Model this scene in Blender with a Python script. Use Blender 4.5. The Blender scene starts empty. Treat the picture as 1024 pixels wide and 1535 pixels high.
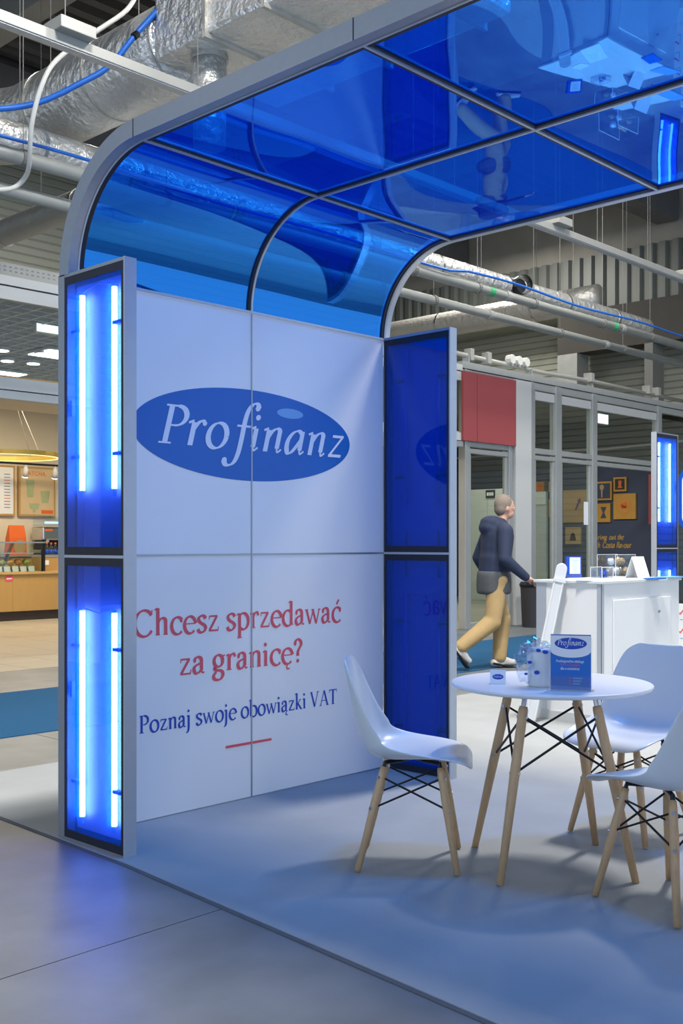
import bpy, bmesh, math, random
from mathutils import Vector, Matrix, noise, Euler

random.seed(7)
scene = bpy.context.scene
COL = scene.collection

# ------------------------------------------------------------------ camera
FPX, YAW, V0 = 1623.6, -0.8093, 814.0
CAM = Vector((-4.697, -4.1424, 1.3024))
cam_d = bpy.data.cameras.new('camera')
cam = bpy.data.objects.new('camera', cam_d)
COL.objects.link(cam)
cam.location = CAM
cam.rotation_euler = (math.pi / 2, 0, YAW)
cam_d.sensor_fit = 'VERTICAL'
cam_d.sensor_width = 24
cam_d.sensor_height = 36
cam_d.lens = FPX / 1535 * 36
cam_d.shift_y = (V0 - 767.5) / 1535
cam_d.clip_end = 200
scene.camera = cam

# ------------------------------------------------------------------ view, world, hall lights
vs = scene.view_settings
vs.view_transform = 'Standard'
vs.look = 'None'
vs.gamma = 1
vs.use_curve_mapping = False
vs.exposure = 0.30

world = bpy.data.worlds.new('world')
scene.world = world
world.use_nodes = True
bg = world.node_tree.nodes['Background']
bg.inputs[0].default_value = (0.58, 0.75, 1.0, 1)
bg.inputs[1].default_value = 1.2


def area(name, loc, sx, sy, power, color, rot=(0, 0, 0)):
    l = bpy.data.lights.new(name, 'AREA')
    l.shape = 'RECTANGLE'
    l.size, l.size_y = sx, sy
    l.energy = power
    l.color = color
    o = bpy.data.objects.new(name, l)
    COL.objects.link(o)
    o.location = loc
    o.rotation_euler = rot
    return o


# unseen hall lighting by area lights; one above the canopy added for blue light
for (x, y, p) in ((2.9, -1.0, 600), (-1.2, -1.6, 760), (2.4, -6.5, 60), (-6.5, -1.5, 10), (-6.5, -7.0, 10), (-5.0, 6.5, 110),
                  (2.8, 3.4, 150), (9.5, 3.2, 300), (9.0, -3.5, 160), (13.8, 0.5, 150), (14.2, 10.0, 260), (5.0, 10.5, 200)):
    area('hall_area_light', (x, y, 8.3), 1.6, 0.6, p, (1.0, 0.96, 0.90))

# ------------------------------------------------------------------ helpers


def cam_ray(u, v):
    k = (u - 512) / FPX
    c, s = math.cos(YAW), math.sin(YAW)
    return Vector((-s + k * c, c + k * s, -(v - V0) / FPX))


def at(u, v, ax, val):
    """world point where the sight line of pixel (u,v) meets a real plane (axis ax = val)"""
    d = cam_ray(u, v)
    return CAM + d * ((val - CAM[ax]) / d[ax])


MATS = {}


def mat(name, color, rough=0.5, metal=0.0, var=0.0, scale=8.0, bump=0.0, bscale=60.0, spec=0.5, emit=None, estr=0.0, coat=0.0, detail=3.0, stretch=None):
    if name in MATS:
        return MATS[name]
    m = bpy.data.materials.new(name)
    m.use_nodes = True
    nt = m.node_tree
    b = nt.nodes['Principled BSDF']
    b.inputs['Base Color'].default_value = (*color, 1)
    b.inputs['Roughness'].default_value = rough
    b.inputs['Metallic'].default_value = metal
    b.inputs['Specular IOR Level'].default_value = spec
    b.inputs['Coat Weight'].default_value = coat
    tc = nt.nodes.new('ShaderNodeTexCoord')
    src = tc.outputs['Object']
    if stretch:
        mp = nt.nodes.new('ShaderNodeMapping')
        mp.inputs['Scale'].default_value = stretch
        nt.links.new(src, mp.inputs[0])
        src = mp.outputs[0]
    if var > 0:
        n = nt.nodes.new('ShaderNodeTexNoise')
        n.inputs['Scale'].default_value = scale
        n.inputs['Detail'].default_value = detail
        nt.links.new(src, n.inputs['Vector'])
        mx = nt.nodes.new('ShaderNodeMix')
        mx.data_type = 'RGBA'
        mx.inputs[6].default_value = (*[max(0, c * (1 - var)) for c in color], 1)
        mx.inputs[7].default_value = (*[min(1, c * (1 + var)) for c in color], 1)
        nt.links.new(n.outputs[0], mx.inputs[0])
        nt.links.new(mx.outputs[2], b.inputs['Base Color'])
    if bump > 0:
        n2 = nt.nodes.new('ShaderNodeTexNoise')
        n2.inputs['Scale'].default_value = bscale
        n2.inputs['Detail'].default_value = 4
        nt.links.new(src, n2.inputs['Vector'])
        bp = nt.nodes.new('ShaderNodeBump')
        bp.inputs['Strength'].default_value = bump
        bp.inputs['Distance'].default_value = 0.05 if name.startswith('duct') else 0.01
        nt.links.new(n2.outputs[0], bp.inputs['Height'])
        nt.links.new(bp.outputs[0], b.inputs['Normal'])
    if emit:
        b.inputs['Emission Color'].default_value = (*emit, 1)
        b.inputs['Emission Strength'].default_value = estr
    MATS[name] = m
    return m


def glass_mat(name, tint, refl_ior=1.5, rough=0.0, extra=0.0, gcol=(1, 1, 1), body=None, bodyw=0.0, mirror=0.0, mcol=(1, 1, 1)):
    """thin sheet: tinted see-through + optional coloured body + tinted inner reflection + surface Fresnel reflection"""
    m = bpy.data.materials.new(name)
    m.use_nodes = True
    nt = m.node_tree
    nt.nodes.clear()
    N, K = nt.nodes.new, nt.links.new
    out = N('ShaderNodeOutputMaterial')
    tr = N('ShaderNodeBsdfTransparent')
    tr.inputs[0].default_value = (*tint, 1)
    cur = tr.outputs[0]
    if body:
        d = N('ShaderNodeBsdfDiffuse'); d.inputs[0].default_value = (*body, 1)
        t = N('ShaderNodeBsdfTranslucent'); t.inputs[0].default_value = (*body, 1)
        m1 = N('ShaderNodeMixShader'); m1.inputs[0].default_value = 0.6
        K(d.outputs[0], m1.inputs[1]); K(t.outputs[0], m1.inputs[2])
        m2 = N('ShaderNodeMixShader'); m2.inputs[0].default_value = bodyw
        K(cur, m2.inputs[1]); K(m1.outputs[0], m2.inputs[2])
        cur = m2.outputs[0]
    if mirror > 0:
        g0 = N('ShaderNodeBsdfGlossy'); g0.inputs[0].default_value = (*mcol, 1); g0.inputs[1].default_value = rough
        m3 = N('ShaderNodeMixShader'); m3.inputs[0].default_value = mirror
        K(cur, m3.inputs[1]); K(g0.outputs[0], m3.inputs[2])
        cur = m3.outputs[0]
    g = N('ShaderNodeBsdfGlossy'); g.inputs[0].default_value = (*gcol, 1); g.inputs[1].default_value = rough
    fr = N('ShaderNodeFresnel')
    geo = N('ShaderNodeNewGeometry')            # same reflectance from both sides of a thin sheet
    mr = N('ShaderNodeMapRange')
    mr.inputs[3].default_value = refl_ior; mr.inputs[4].default_value = 1.0 / refl_ior
    K(geo.outputs['Backfacing'], mr.inputs[0]); K(mr.outputs[0], fr.inputs[0])
    add = N('ShaderNodeMath'); add.operation = 'ADD'; add.use_clamp = True; add.inputs[1].default_value = extra
    K(fr.outputs[0], add.inputs[0])
    m4 = N('ShaderNodeMixShader')
    K(add.outputs[0], m4.inputs[0]); K(cur, m4.inputs[1]); K(g.outputs[0], m4.inputs[2])
    K(m4.outputs[0], out.inputs[0])
    MATS[name] = m
    return m


def emit_mat(name, color, strength):
    m = bpy.data.materials.new(name)
    m.use_nodes = True
    nt = m.node_tree
    nt.nodes.clear()
    o = nt.nodes.new('ShaderNodeOutputMaterial')
    e = nt.nodes.new('ShaderNodeEmission')
    e.inputs[0].default_value = (*color, 1)
    e.inputs[1].default_value = strength
    nt.links.new(e.outputs[0], o.inputs[0])
    MATS[name] = m
    return m


WP = {}  # world positions of parents built axis-aligned


class MB:
    def __init__(self):
        self.v = []
        self.f = []

    def add(self, vs_, fs_):
        b = len(self.v)
        self.v += [Vector(p) for p in vs_]
        self.f += [tuple(i + b for i in f) for f in fs_]
        return self

    def box(self, x0, x1, y0, y1, z0, z1):
        return self.add([(x0, y0, z0), (x1, y0, z0), (x1, y1, z0), (x0, y1, z0), (x0, y0, z1), (x1, y0, z1), (x1, y1, z1), (x0, y1, z1)],
                        [(3, 2, 1, 0), (4, 5, 6, 7), (0, 1, 5, 4), (1, 2, 6, 5), (2, 3, 7, 6), (3, 0, 4, 7)])

    def obox(self, c, half, M):
        n = len(self.v)
        self.box(-half[0], half[0], -half[1], half[1], -half[2], half[2])
        for i in range(n, len(self.v)):
            self.v[i] = Vector(c) + M @ self.v[i]
        return self

    def rings(self, rings, cap=True, closed=True):
        n = len(rings[0])
        b = len(self.v)
        for r in rings:
            self.v += [Vector(p) for p in r]
        for i in range(len(rings) - 1):
            for j in range(n if closed else n - 1):
                k = (j + 1) % n
                self.f.append((b + i * n + j, b + i * n + k, b + (i + 1) * n + k, b + (i + 1) * n + j))
        if cap and closed:
            self.f.append(tuple(b + j for j in reversed(range(n))))
            self.f.append(tuple(b + (len(rings) - 1) * n + j for j in range(n)))
        return self

    def tube(self, pts, r, n=10, cap=True):
        pts = [Vector(p) for p in pts]
        rs = r if isinstance(r, (list, tuple)) else [r] * len(pts)
        rings = []
        up = None
        for i, p in enumerate(pts):
            d = (pts[min(i + 1, len(pts) - 1)] - pts[max(i - 1, 0)]).normalized()
            if up is None:
                up = Vector((0, 0, 1)) if abs(d.z) < 0.9 else Vector((1, 0, 0))
            a = d.cross(up).normalized()
            bb = a.cross(d).normalized()
            up = bb
            rings.append([p + (a * math.cos(t) + bb * math.sin(t)) * rs[i] for t in [2 * math.pi * k / n for k in range(n)]])
        return self.rings(rings, cap)

    def lathe(self, prof, n=32, c=(0, 0, 0)):
        c = Vector(c)
        return self.rings([[c + Vector((r * math.cos(2 * math.pi * k / n), r * math.sin(2 * math.pi * k / n), z)) for k in range(n)] for r, z in prof])

    def ell(self, c, rad, n=16, m=10, M=None):
        c = Vector(c)
        rings = []
        for i in range(m + 1):
            t = -math.pi / 2 + math.pi * (i + 0.02) / (m + 0.04)
            ring = []
            for k in range(n):
                a = 2 * math.pi * k / n
                p = Vector((rad[0] * math.cos(t) * math.cos(a), rad[1] * math.cos(t) * math.sin(a), rad[2] * math.sin(t)))
                ring.append(c + (M @ p if M else p))
            rings.append(ring)
        return self.rings(rings)

    def disc(self, c, ax, ay, rx, ry, n=48):
        c, ax, ay = Vector(c), Vector(ax), Vector(ay)
        b = len(self.v)
        self.v += [c + ax * rx * math.cos(2 * math.pi * k / n) + ay * ry * math.sin(2 * math.pi * k / n) for k in range(n)]
        self.f.append(tuple(range(b, b + n)))
        return self

    def prism(self, poly, ax, ay, an, o, th):
        """poly (list of 2D) on axes ax, ay from o, thickness th along an"""
        o, ax, ay, an = Vector(o), Vector(ax), Vector(ay), Vector(an)
        lo = [o + ax * p[0] + ay * p[1] for p in poly]
        hi = [p + an * th for p in lo]
        return self.rings([lo, hi])

    def build(self, name, m, parent=None, smooth=False, bevel=0.0, local=False, base=True):
        me = bpy.data.meshes.new(name)
        o = bpy.data.objects.new(name, me)
        if local:
            off = Vector((0, 0, 0))
        elif parent is not None:
            off = WP[parent.name]
            WP[o.name] = off.copy()
        elif base:
            xs = [p.x for p in self.v]; ys = [p.y for p in self.v]; zs = [p.z for p in self.v]
            off = Vector(((min(xs) + max(xs)) / 2, (min(ys) + max(ys)) / 2, min(zs)))
            WP[o.name] = off.copy()
            o.location = off
        else:
            off = Vector((0, 0, 0)); WP[o.name] = off
        me.from_pydata([tuple(p - off) for p in self.v], [], self.f)
        me.validate()
        bm = bmesh.new(); bm.from_mesh(me)
        bmesh.ops.recalc_face_normals(bm, faces=bm.faces)
        bm.to_mesh(me); bm.free()
        if smooth:
            me.polygons.foreach_set('use_smooth', [True] * len(me.polygons))
        COL.objects.link(o)
        if parent is not None:
            o.parent = parent
        if m:
            me.materials.append(m)
        if bevel > 0:
            md = o.modifiers.new('bevel', 'BEVEL')
            md.width = bevel; md.segments = 2; md.limit_method = 'ANGLE'; md.angle_limit = math.radians(40)
        return o


def tag(o, label=None, cat=None, group=None, kind=None):
    if label: o['label'] = label
    if cat: o['category'] = cat
    if group: o['group'] = group
    if kind: o['kind'] = kind
    return o


def thing(name, loc, label=None, cat=None, group=None, kind=None):
    o = bpy.data.objects.new(name, None)
    o.empty_display_size = 0.1
    COL.objects.link(o)
    o.location = loc
    WP[o.name] = Vector(loc)
    return tag(o, label, cat, group, kind)


def copy_tree(o, parent=None):
    c = o.copy()
    COL.objects.link(c)
    c.parent = parent
    for ch in list(o.children):
        copy_tree(ch, c)
    return c


def bx(name, m, parent, x0, x1, y0, y1, z0, z1, bevel=0.0):
    return MB().box(x0, x1, y0, y1, z0, z1).build(name, m, parent, bevel=bevel)


def apply_mods(o):
    dg = bpy.context.evaluated_depsgraph_get()
    dg.update()
    me = bpy.data.meshes.new_from_object(o.evaluated_get(dg))
    o.modifiers.clear()
    o.data = me
    me.polygons.foreach_set('use_smooth', [True] * len(me.polygons))
    return o


# ------------------------------------------------------------------ lettering (drawn with a broad-nib pen model)
def _arc(cx, cy, rx, ry, a0, a1, n=None):
    n = n or max(6, int(abs(a1 - a0) / 15))
    return [(cx + rx * math.cos(math.radians(a0 + (a1 - a0) * i / n)), cy + ry * math.sin(math.radians(a0 + (a1 - a0) * i / n))) for i in range(n + 1)]


def _spl(pts, n=5):
    out = []
    for i in range(len(pts) - 1):
        p0 = pts[max(i - 1, 0)]; p1 = pts[i]; p2 = pts[i + 1]; p3 = pts[min(i + 2, len(pts) - 1)]
        for k in range(n):
            t = k / n
            out.append(tuple(0.5 * ((2 * p1[a]) + (-p0[a] + p2[a]) * t + (2 * p0[a] - 5 * p1[a] + 4 * p2[a] - p3[a]) * t * t + (-p0[a] + 3 * p1[a] - 3 * p2[a] + p3[a]) * t ** 3) for a in (0, 1)))
    out.append(pts[-1])
    return out


def L(x0, y0, x1, y1, w=None): return ([(x0, y0), (x1, y1)], w)
def A(cx, cy, rx, ry, a0, a1, w=None): return (_arc(cx, cy, rx, ry, a0, a1), w)
def S(pts, w=None): return (_spl(pts), w)
def foot(x, y=0.015, d=0.075): return ([(x - d, y), (x + d, y)], 0.032)
def flag(x, y): return ([(x - 0.08, y - 0.045), (x + 0.02, y)], 0.045)
def dot(x, y, r=0.055): return ([(x - 0.005, y), (x + 0.005, y)], ('dot', r))


_a = [S([(.08, .35), (.13, .43), (.22, .455), (.31, .41), (.33, .32)]), L(.33, .33, .33, .08), S([(.33, .09), (.36, .015), (.43, .025)], .05),
      S([(.33, .27), (.2, .25), (.09, .18), (.075, .09), (.13, .01), (.22, .015), (.33, .09)]), dot(.10, .345, .045)]
_c = [A(.28, .22, .205, .235, 40, 318), dot(.42, .35, .045)]
_e = [A(.27, .22, .2, .235, 8, 318), L(.08, .255, .455, .255, .035)]
GLY = {
    'C': ([A(.39, .34, .31, .35, 38, 325), L(.635, .55, .655, .69, .035)], .72),
    'P': ([L(.16, .0, .16, .69), A(.29, .505, .2, .175, 90, -90), L(.05, .68, .29, .68, .035), L(.16, .33, .29, .33, .032), foot(.16, .015, .11)], .56),
    'V': ([L(.1, .69, .335, .0, .1), L(.335, .0, .56, .69, .045), foot(.1, .675, .08), foot(.56, .675, .08)], .66),
    'A': ([L(.08, .0, .335, .69, .045), L(.335, .69, .58, .0, .1), L(.17, .23, .49, .23, .035), foot(.08), foot(.58, .015, .09)], .66),
    'T': ([L(.04, .665, .58, .665, .045), L(.31, .0, .31, .67), foot(.31, .015, .1), L(.05, .68, .04, .54, .03), L(.57, .68, .58, .54, .03)], .62),
    'E': ([L(.14, 0, .14, .69), L(.04, .675, .48, .675, .035), L(.14, .35, .4, .35, .035), L(.04, .015, .5, .015, .035), L(.47, .68, .48, .56, .03), L(.49, .01, .51, .15, .03)], .55),
    'h': ([L(.13, 0, .13, .73), flag(.1, .73), S([(.13, .33), (.2, .42), (.3, .455), (.385, .41), (.40, .31)]), L(.40, .32, .40, 0), foot(.13), foot(.40)], .53),
    'n': ([L(.13, 0, .13, .45), flag(.1, .455), S([(.13, .33), (.2, .42), (.3, .455), (.385, .41), (.40, .31)]), L(.40, .32, .40, 0), foot(.13), foot(.40)], .53),
    'm': ([L(.13, 0, .13, .45), flag(.1, .455), S([(.13, .33), (.2, .42), (.29, .455), (.365, .41), (.38, .31)]), L(.38, .32, .38, 0), S([(.38, .33), (.45, .42), (.55, .455), (.635, .41), (.65, .31)]), L(.65, .32, .65, 0), foot(.13), foot(.38), foot(.65)], .78),
    'r': ([L(.13, 0, .13, .45), flag(.1, .455), S([(.13, .33), (.19, .42), (.27, .455), (.33, .425)]), dot(.335, .405, .05), foot(.13, .015, .09)], .38),
    'c': (_c, .46), 'e': (_e, .49), 'a': (_a, .47),
    '\u0107': (_c + [L(.25, .55, .36, .70, .07)], .46),
    '\u0119': (_e + [S([(.30, .0), (.24, -.08), (.26, -.16), (.36, -.15)], .045)], .49),
    '\u0105': (_a + [S([(.38, .0), (.33, -.08), (.35, -.16), (.45, -.15)], .045)], .47),
    's': ([S([(.345, .37), (.29, .44), (.19, .455), (.10, .40), (.10, .32), (.18, .25), (.28, .20), (.345, .13), (.31, .04), (.21, -.01), (.11, .01), (.065, .09)])], .41),
    'z': ([L(.07, .425, .38, .425, .05), L(.355, .42, .075, .02, .08), L(.06, .022, .405, .022, .05), L(.075, .43, .065, .33, .03), L(.4, .02, .415, .125, .03)], .45),
    'p': ([L(.13, -.26, .13, .45), flag(.1, .455), A(.275, .22, .2, .235, 135, -135), foot(.13, -.245, .09)], .53),
    'b': ([L(.11, .02, .11, .73), flag(.08, .73), A(.27, .22, .2, .235, 140, -140)], .51),
    'd': ([L(.40, .73, .40, .02), flag(.37, .73), A(.255, .22, .2, .235, 45, 315), L(.40, .03, .49, .03, .035)], .53),
    'w': ([L(.07, .44, .22, .0, .085), L(.22, .0, .37, .44, .045), L(.34, .44, .50, .0, .085), L(.50, .0, .64, .44, .045), foot(.07, .435, .07), foot(.35, .435, .06), foot(.64, .435, .06)], .71),
    'o': ([A(.27, .22, .205, .235, 0, 360)], .53),
    'i': ([L(.13, 0, .13, .45), flag(.1, .455), foot(.13), dot(.12, .63, .06)], .27),
    'l': ([L(.13, 0, .13, .73), flag(.1, .73), foot(.13)], .27),
    '\u0142': ([L(.13, 0, .13, .73), flag(.1, .73), foot(.13), L(.03, .3, .24, .43, .04)], .27),
    'j': ([S([(.14, .45), (.14, .2), (.14, -.05), (.10, -.2), (.0, -.25)]), flag(.11, .455), dot(.13, .63, .06)], .27),
    'u': ([S([(.12, .44), (.12, .13), (.18, .01), (.28, .015), (.39, .1)]), L(.40, .45, .40, .02), flag(.09, .445), flag(.37, .445), L(.40, .03, .48, .03, .035)], .52),
    'k': ([L(.13, 0, .13, .73), flag(.1, .73), L(.13, .2, .36, .43, .045), L(.2, .265, .43, .0, .085), foot(.13), foot(.44, .015, .06), foot(.36, .435, .06)], .51),
    'g': ([A(.22, .29, .155, .165, 0, 360), S([(.13, .15), (.085, .075), (.16, .03), (.32, .0), (.385, -.1), (.31, -.22), (.18, -.245), (.065, -.2), (.06, -.1), (.15, -.02)]), L(.33, .40, .45, .44, .05)], .48),
    'f': ([S([(.36, .68), (.28, .72), (.19, .66), (.165, .5)]), L(.165, .52, .165, 0), L(.05, .43, .32, .43, .035), foot(.165)], .33),
    't': ([S([(.15, .58), (.15, .2), (.17, .05), (.24, .01), (.32, .05)]), L(.05, .43, .30, .43, .035)], .33),
    'v': ([L(.07, .44, .23, .0, .085), L(.23, .0, .4, .44, .045)], .46),
    '?': ([S([(.08, .56), (.12, .66), (.21, .70), (.32, .63), (.33, .52), (.25, .41), (.2, .31), (.2, .2)]), dot(.2, .05, .06), dot(.1, .56, .05)], .42),
    '-': ([L(.05, .22, .27, .22, .05)], .32),
    ' ': ([], .24),
}
ITA = {
    'P': ([L(.17, .0, .17, .69), A(.30, .505, .19, .175, 90, -90), L(.06, .68, .30, .68, .035), L(.17, .33, .30, .33, .032), foot(.17, .015, .12)], .54),
    'r': ([L(.13, 0, .13, .42), flag(.1, .45), S([(.13, .28), (.2, .4), (.27, .455), (.34, .44)]), dot(.345, .415, .045)], .40),
    'o': ([A(.25, .22, .19, .235, 0, 360)], .50),
    'i': ([L(.12, .06, .12, .42), flag(.09, .45), S([(.12, .07), (.15, .0), (.23, .06)], .04), dot(.12, .63, .055)], .29),
    'n': ([L(.12, 0, .12, .42), flag(.09, .45), S([(.12, .25), (.2, .39), (.3, .455), (.37, .42), (.375, .33)]), L(.375, .34, .375, .07), S([(.375, .08), (.40, .0), (.48, .06)], .04)], .53),
    'a': ([S([(.38, .40), (.28, .455), (.16, .4), (.075, .26), (.07, .1), (.13, .0), (.23, .06), (.37, .27)]), L(.385, .45, .385, .07), S([(.385, .08), (.41, .0), (.49, .06)], .04)], .53),
    'z': ([L(.09, .42, .37, .42, .055), L(.35, .42, .08, .02, .05), L(.06, .025, .38, .025, .06)], .44),
    'F': ([S([(.52, .80), (.47, .88), (.38, .87), (.30, .75), (.27, .55), (.27, .2), (.26, -.05), (.22, -.22), (.14, -.30), (.04, -.30), (-.02, -.22)]), L(.12, .44, .42, .44, .04), dot(.50, .80, .055), dot(.0, -.22, .055)], .43),
}


def text_mb(txt, o, ax, ay, x0, x1, unit, base=0.0, ital=False, T=0.092, t=0.032, shear=0.0, lift=None, fit=True):
    """one line of lettering on the plane o + ax*x + ay*y; spans x0..x1; unit = size of one em vertically"""
    o, ax, ay = Vector(o), Vector(ax), Vector(ay)
    polys, lays, lay = [], [], 0
    pen = 0.0
    for ch in txt:
        g = ITA.get(ch) if ital and ch in ITA else GLY.get(ch, GLY['o'])
        for pts, w in g[0]:
            lay += 1
            if isinstance(w, tuple):
                r = w[1]; c = pts[0]
                lays.append(lay)
                polys.append([(pen + c[0] + r * math.cos(k * math.pi / 6), c[1] + r * math.sin(k * math.pi / 6)) for k in range(12)])
                continue
            n = len(pts)
            lft, rgt = [], []
            for i in range(n):
                a = pts[max(i - 1, 0)]; b = pts[min(i + 1, n - 1)]
                dx, dy = b[0] - a[0], b[1] - a[1]
                l = math.hypot(dx, dy) or 1
                ww = w if w else t + (T - t) * abs(math.sin(math.atan2(dy, dx) - math.radians(18))) ** 1.15
                nx, ny = -dy / l * ww / 2, dx / l * ww / 2
                lft.append((pen + pts[i][0] + nx, pts[i][1] + ny)); rgt.append((pen + pts[i][0] - nx, pts[i][1] - ny))
            for i in range(n - 1):
                lays.append(lay)
                polys.append([lft[i], lft[i + 1], rgt[i + 1], rgt[i]])
        pen += g[1]
    polys = [[(p[0] + shear * p[1], p[1]) for p in q] for q in polys]
    mn = min(p[0] for q in polys for p in q); mxx = max(p[0] for q in polys for p in q)
    sx = (x1 - x0) / (mxx - mn) if fit else unit
    mb = MB()
    nrm = ax.cross(ay).normalized()
    for q, l_ in zip(polys, lays):
        dz = nrm * (.00003 * (l_ % 7))
        mb.add([o + dz + ax * (x0 + (p[0] - mn) * sx) + ay * (base + p[1] * unit) for p in q], [tuple(range(len(q)))])
    return mb


def fontmesh(txt, name, m, parent, o, rot, size, align='LEFT'):
    """sans lettering with Blender's built-in face, as a flat mesh"""
    cu = bpy.data.curves.new('txt', 'FONT')
    cu.body = txt; cu.size = size; cu.align_x = align; cu.resolution_u = 3
    tmp = bpy.data.objects.new('txt', cu)
    COL.objects.link(tmp)
    dg = bpy.context.evaluated_depsgraph_get(); dg.update()
    me = bpy.data.meshes.new_from_object(tmp.evaluated_get(dg))
    bpy.data.objects.remove(tmp)
    me.materials.clear(); me.materials.append(m)
    ob = bpy.data.objects.new(name, me)
    COL.objects.link(ob)
    ob.parent = parent
    ob.location = Vector(o) - WP[parent.name]
    ob.rotation_euler = rot
    return ob


X, Y, Z = Vector((1, 0, 0)), Vector((0, 1, 0)), Vector((0, 0, 1))

# ------------------------------------------------------------------ materials
alu = mat('aluminium', (0.36, 0.38, 0.42), 0.42, 0.75, 0.06, 30)
alu_light = mat('aluminium_light', (0.50, 0.53, 0.57), 0.40, 0.5, 0.05, 20)
gasket = mat('black_gasket', (0.006, 0.008, 0.02), 0.5)
white_print = mat('white_print', (0.82, 0.82, 0.82), 0.45, 0, 0.015, 3)
white_plastic = mat('white_plastic', (0.64, 0.66, 0.67), 0.32, 0, 0.015, 6)
white_lacquer = mat('white_lacquer', (0.76, 0.765, 0.76), 0.3, 0, 0.02, 4)
logo_blue = mat('logo_blue', (0.0, 0.125, 0.46), 0.45, 0, 0.03, 5)
text_blue = mat('text_blue', (0.0, 0.055, 0.42), 0.5, 0, 0.03, 20)
text_red = mat('text_red', (0.74, 0.085, 0.12), 0.5, 0, 0.05, 20)
logo_white = mat('logo_white', (0.72, 0.77, 0.86), 0.45, 0, 0.02, 20)
logo_pale = mat('logo_pale', (0.16, 0.38, 0.68), 0.45, 0, 0.02, 20)
black_metal = mat('black_metal', (0.012, 0.013, 0.018), 0.38, 0.4, 0.1, 30)
steel = mat('steel', (0.5, 0.52, 0.55), 0.3, 1.0, 0.05, 40)
beech = mat('beech_wood', (0.56, 0.36, 0.19), 0.48, 0, 0.22, 9, 0.05, 60, stretch=(9, 9, 1.0))
concrete = mat('floor_concrete', (0.125, 0.138, 0.148), 0.48, 0, 0.55, 2.6, 0.06, 9, spec=0.4, detail=12)
carpet_m = mat('carpet_felt', (0.295, 0.31, 0.32), 0.95, 0, 0.14, 2.2, 0.25, 420, spec=0.1, detail=9)
blue_carpet = mat('blue_carpet', (0.020, 0.088, 0.19), 0.95, 0, 0.16, 40, 0.3, 300, spec=0.1)
joint_m = mat('joint_filler', (0.08, 0.085, 0.095), 0.9, 0, 0.2, 30)
tile_m = mat('beige_tile', (0.44, 0.40, 0.33), 0.3, 0, 0.10, 3)
grout_m = mat('tile_grout', (0.30, 0.27, 0.22), 0.8, 0, 0.1, 20)
conc_beam = mat('beam_concrete', (0.30, 0.28, 0.24), 0.85, 0, 0.25, 1.6, 0.2, 12, detail=8)
roof_dark = mat('roof_deck_dark', (0.13, 0.125, 0.12), 0.8, 0, 0.2, 3)
clad = mat('wall_cladding', (0.36, 0.37, 0.31), 0.6, 0, 0.06, 2)
corr = mat('corrugated_sheet', (0.125, 0.135, 0.12), 0.5, 0.1, 0.08, 2)
pipe_m = mat('pipe_grey', (0.32, 0.33, 0.31), 0.5, 0.1, 0.14, 6, 0.05, 40)
tray_m = mat('tray_white', (0.34, 0.34, 0.315), 0.5, 0.1, 0.08, 5)
wire_m = mat('wire_grey', (0.17, 0.17, 0.155), 0.6, 0.0, 0.1, 20)
foil = mat('duct_foil', (0.70, 0.70, 0.68), 0.34, 0.72, 0.12, 4, 1.0, 11, detail=6)
foil2 = mat('duct_foil_dull', (0.48, 0.47, 0.43), 0.42, 0.55, 0.12, 4, 0.45, 12, detail=6)
hose_blue = mat('hose_blue', (0.01, 0.13, 0.55), 0.4, 0, 0.08, 12)
cable_white = mat('cable_white', (0.62, 0.62, 0.58), 0.5, 0, 0.05, 12)
red_panel = mat('red_panel', (0.33, 0.062, 0.068), 0.55, 0, 0.06, 3)
facade_alu = mat('facade_aluminium', (0.40, 0.42, 0.42), 0.45, 0.45, 0.06, 6)
facade_white = mat('facade_white', (0.52, 0.53, 0.52), 0.5, 0, 0.02, 3)
beige_wall = mat('beige_wall', (0.70, 0.62, 0.48), 0.8, 0, 0.05, 2)
cream = mat('cream_soffit', (0.62, 0.50, 0.32), 0.7, 0, 0.04, 3)
slat_m = mat('ceiling_slat', (0.42, 0.40, 0.34), 0.6, 0, 0.08, 5)
void_m = mat('ceiling_void', (0.20, 0.20, 0.19), 0.9, 0, 0.1, 5)
navy_wall = mat('navy_wall', (0.046, 0.062, 0.11), 0.75, 0, 0.10, 2)
black_wall = mat('charcoal_wall', (0.035, 0.037, 0.038), 0.8, 0, 0.1, 2)
gold = mat('gold_board', (0.50, 0.26, 0.045), 0.5, 0, 0.1, 12)
tan_board = mat('tan_board', (0.45, 0.30, 0.14), 0.55, 0, 0.06, 12)
orange_ink = mat('orange_ink', (0.72, 0.13, 0.015), 0.5, 0, 0.05, 20)
dark_ink = mat('dark_ink', (0.012, 0.012, 0.02), 0.5)
gold_ink = mat('gold_ink', (0.55, 0.33, 0.05), 0.5)
oak = mat('cafe_oak', (0.46, 0.28, 0.09), 0.5, 0, 0.08, 3, stretch=(6, 6, 1))
ink_grey = mat('ink_grey', (0.20, 0.21, 0.23), 0.6)
blue_gloss = mat('glossy_blue', (0.0, 0.06, 0.42), 0.2, 0, 0.04, 6)
bro_blue = mat('brochure_blue', (0.0, 0.13, 0.50), 0.25, 0, 0.04, 10)
paper = mat('paper_white', (0.78, 0.79, 0.81), 0.6, 0, 0.02, 10)
pink_ink = mat('pink_ink', (0.65, 0.08, 0.22), 0.5)

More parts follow.
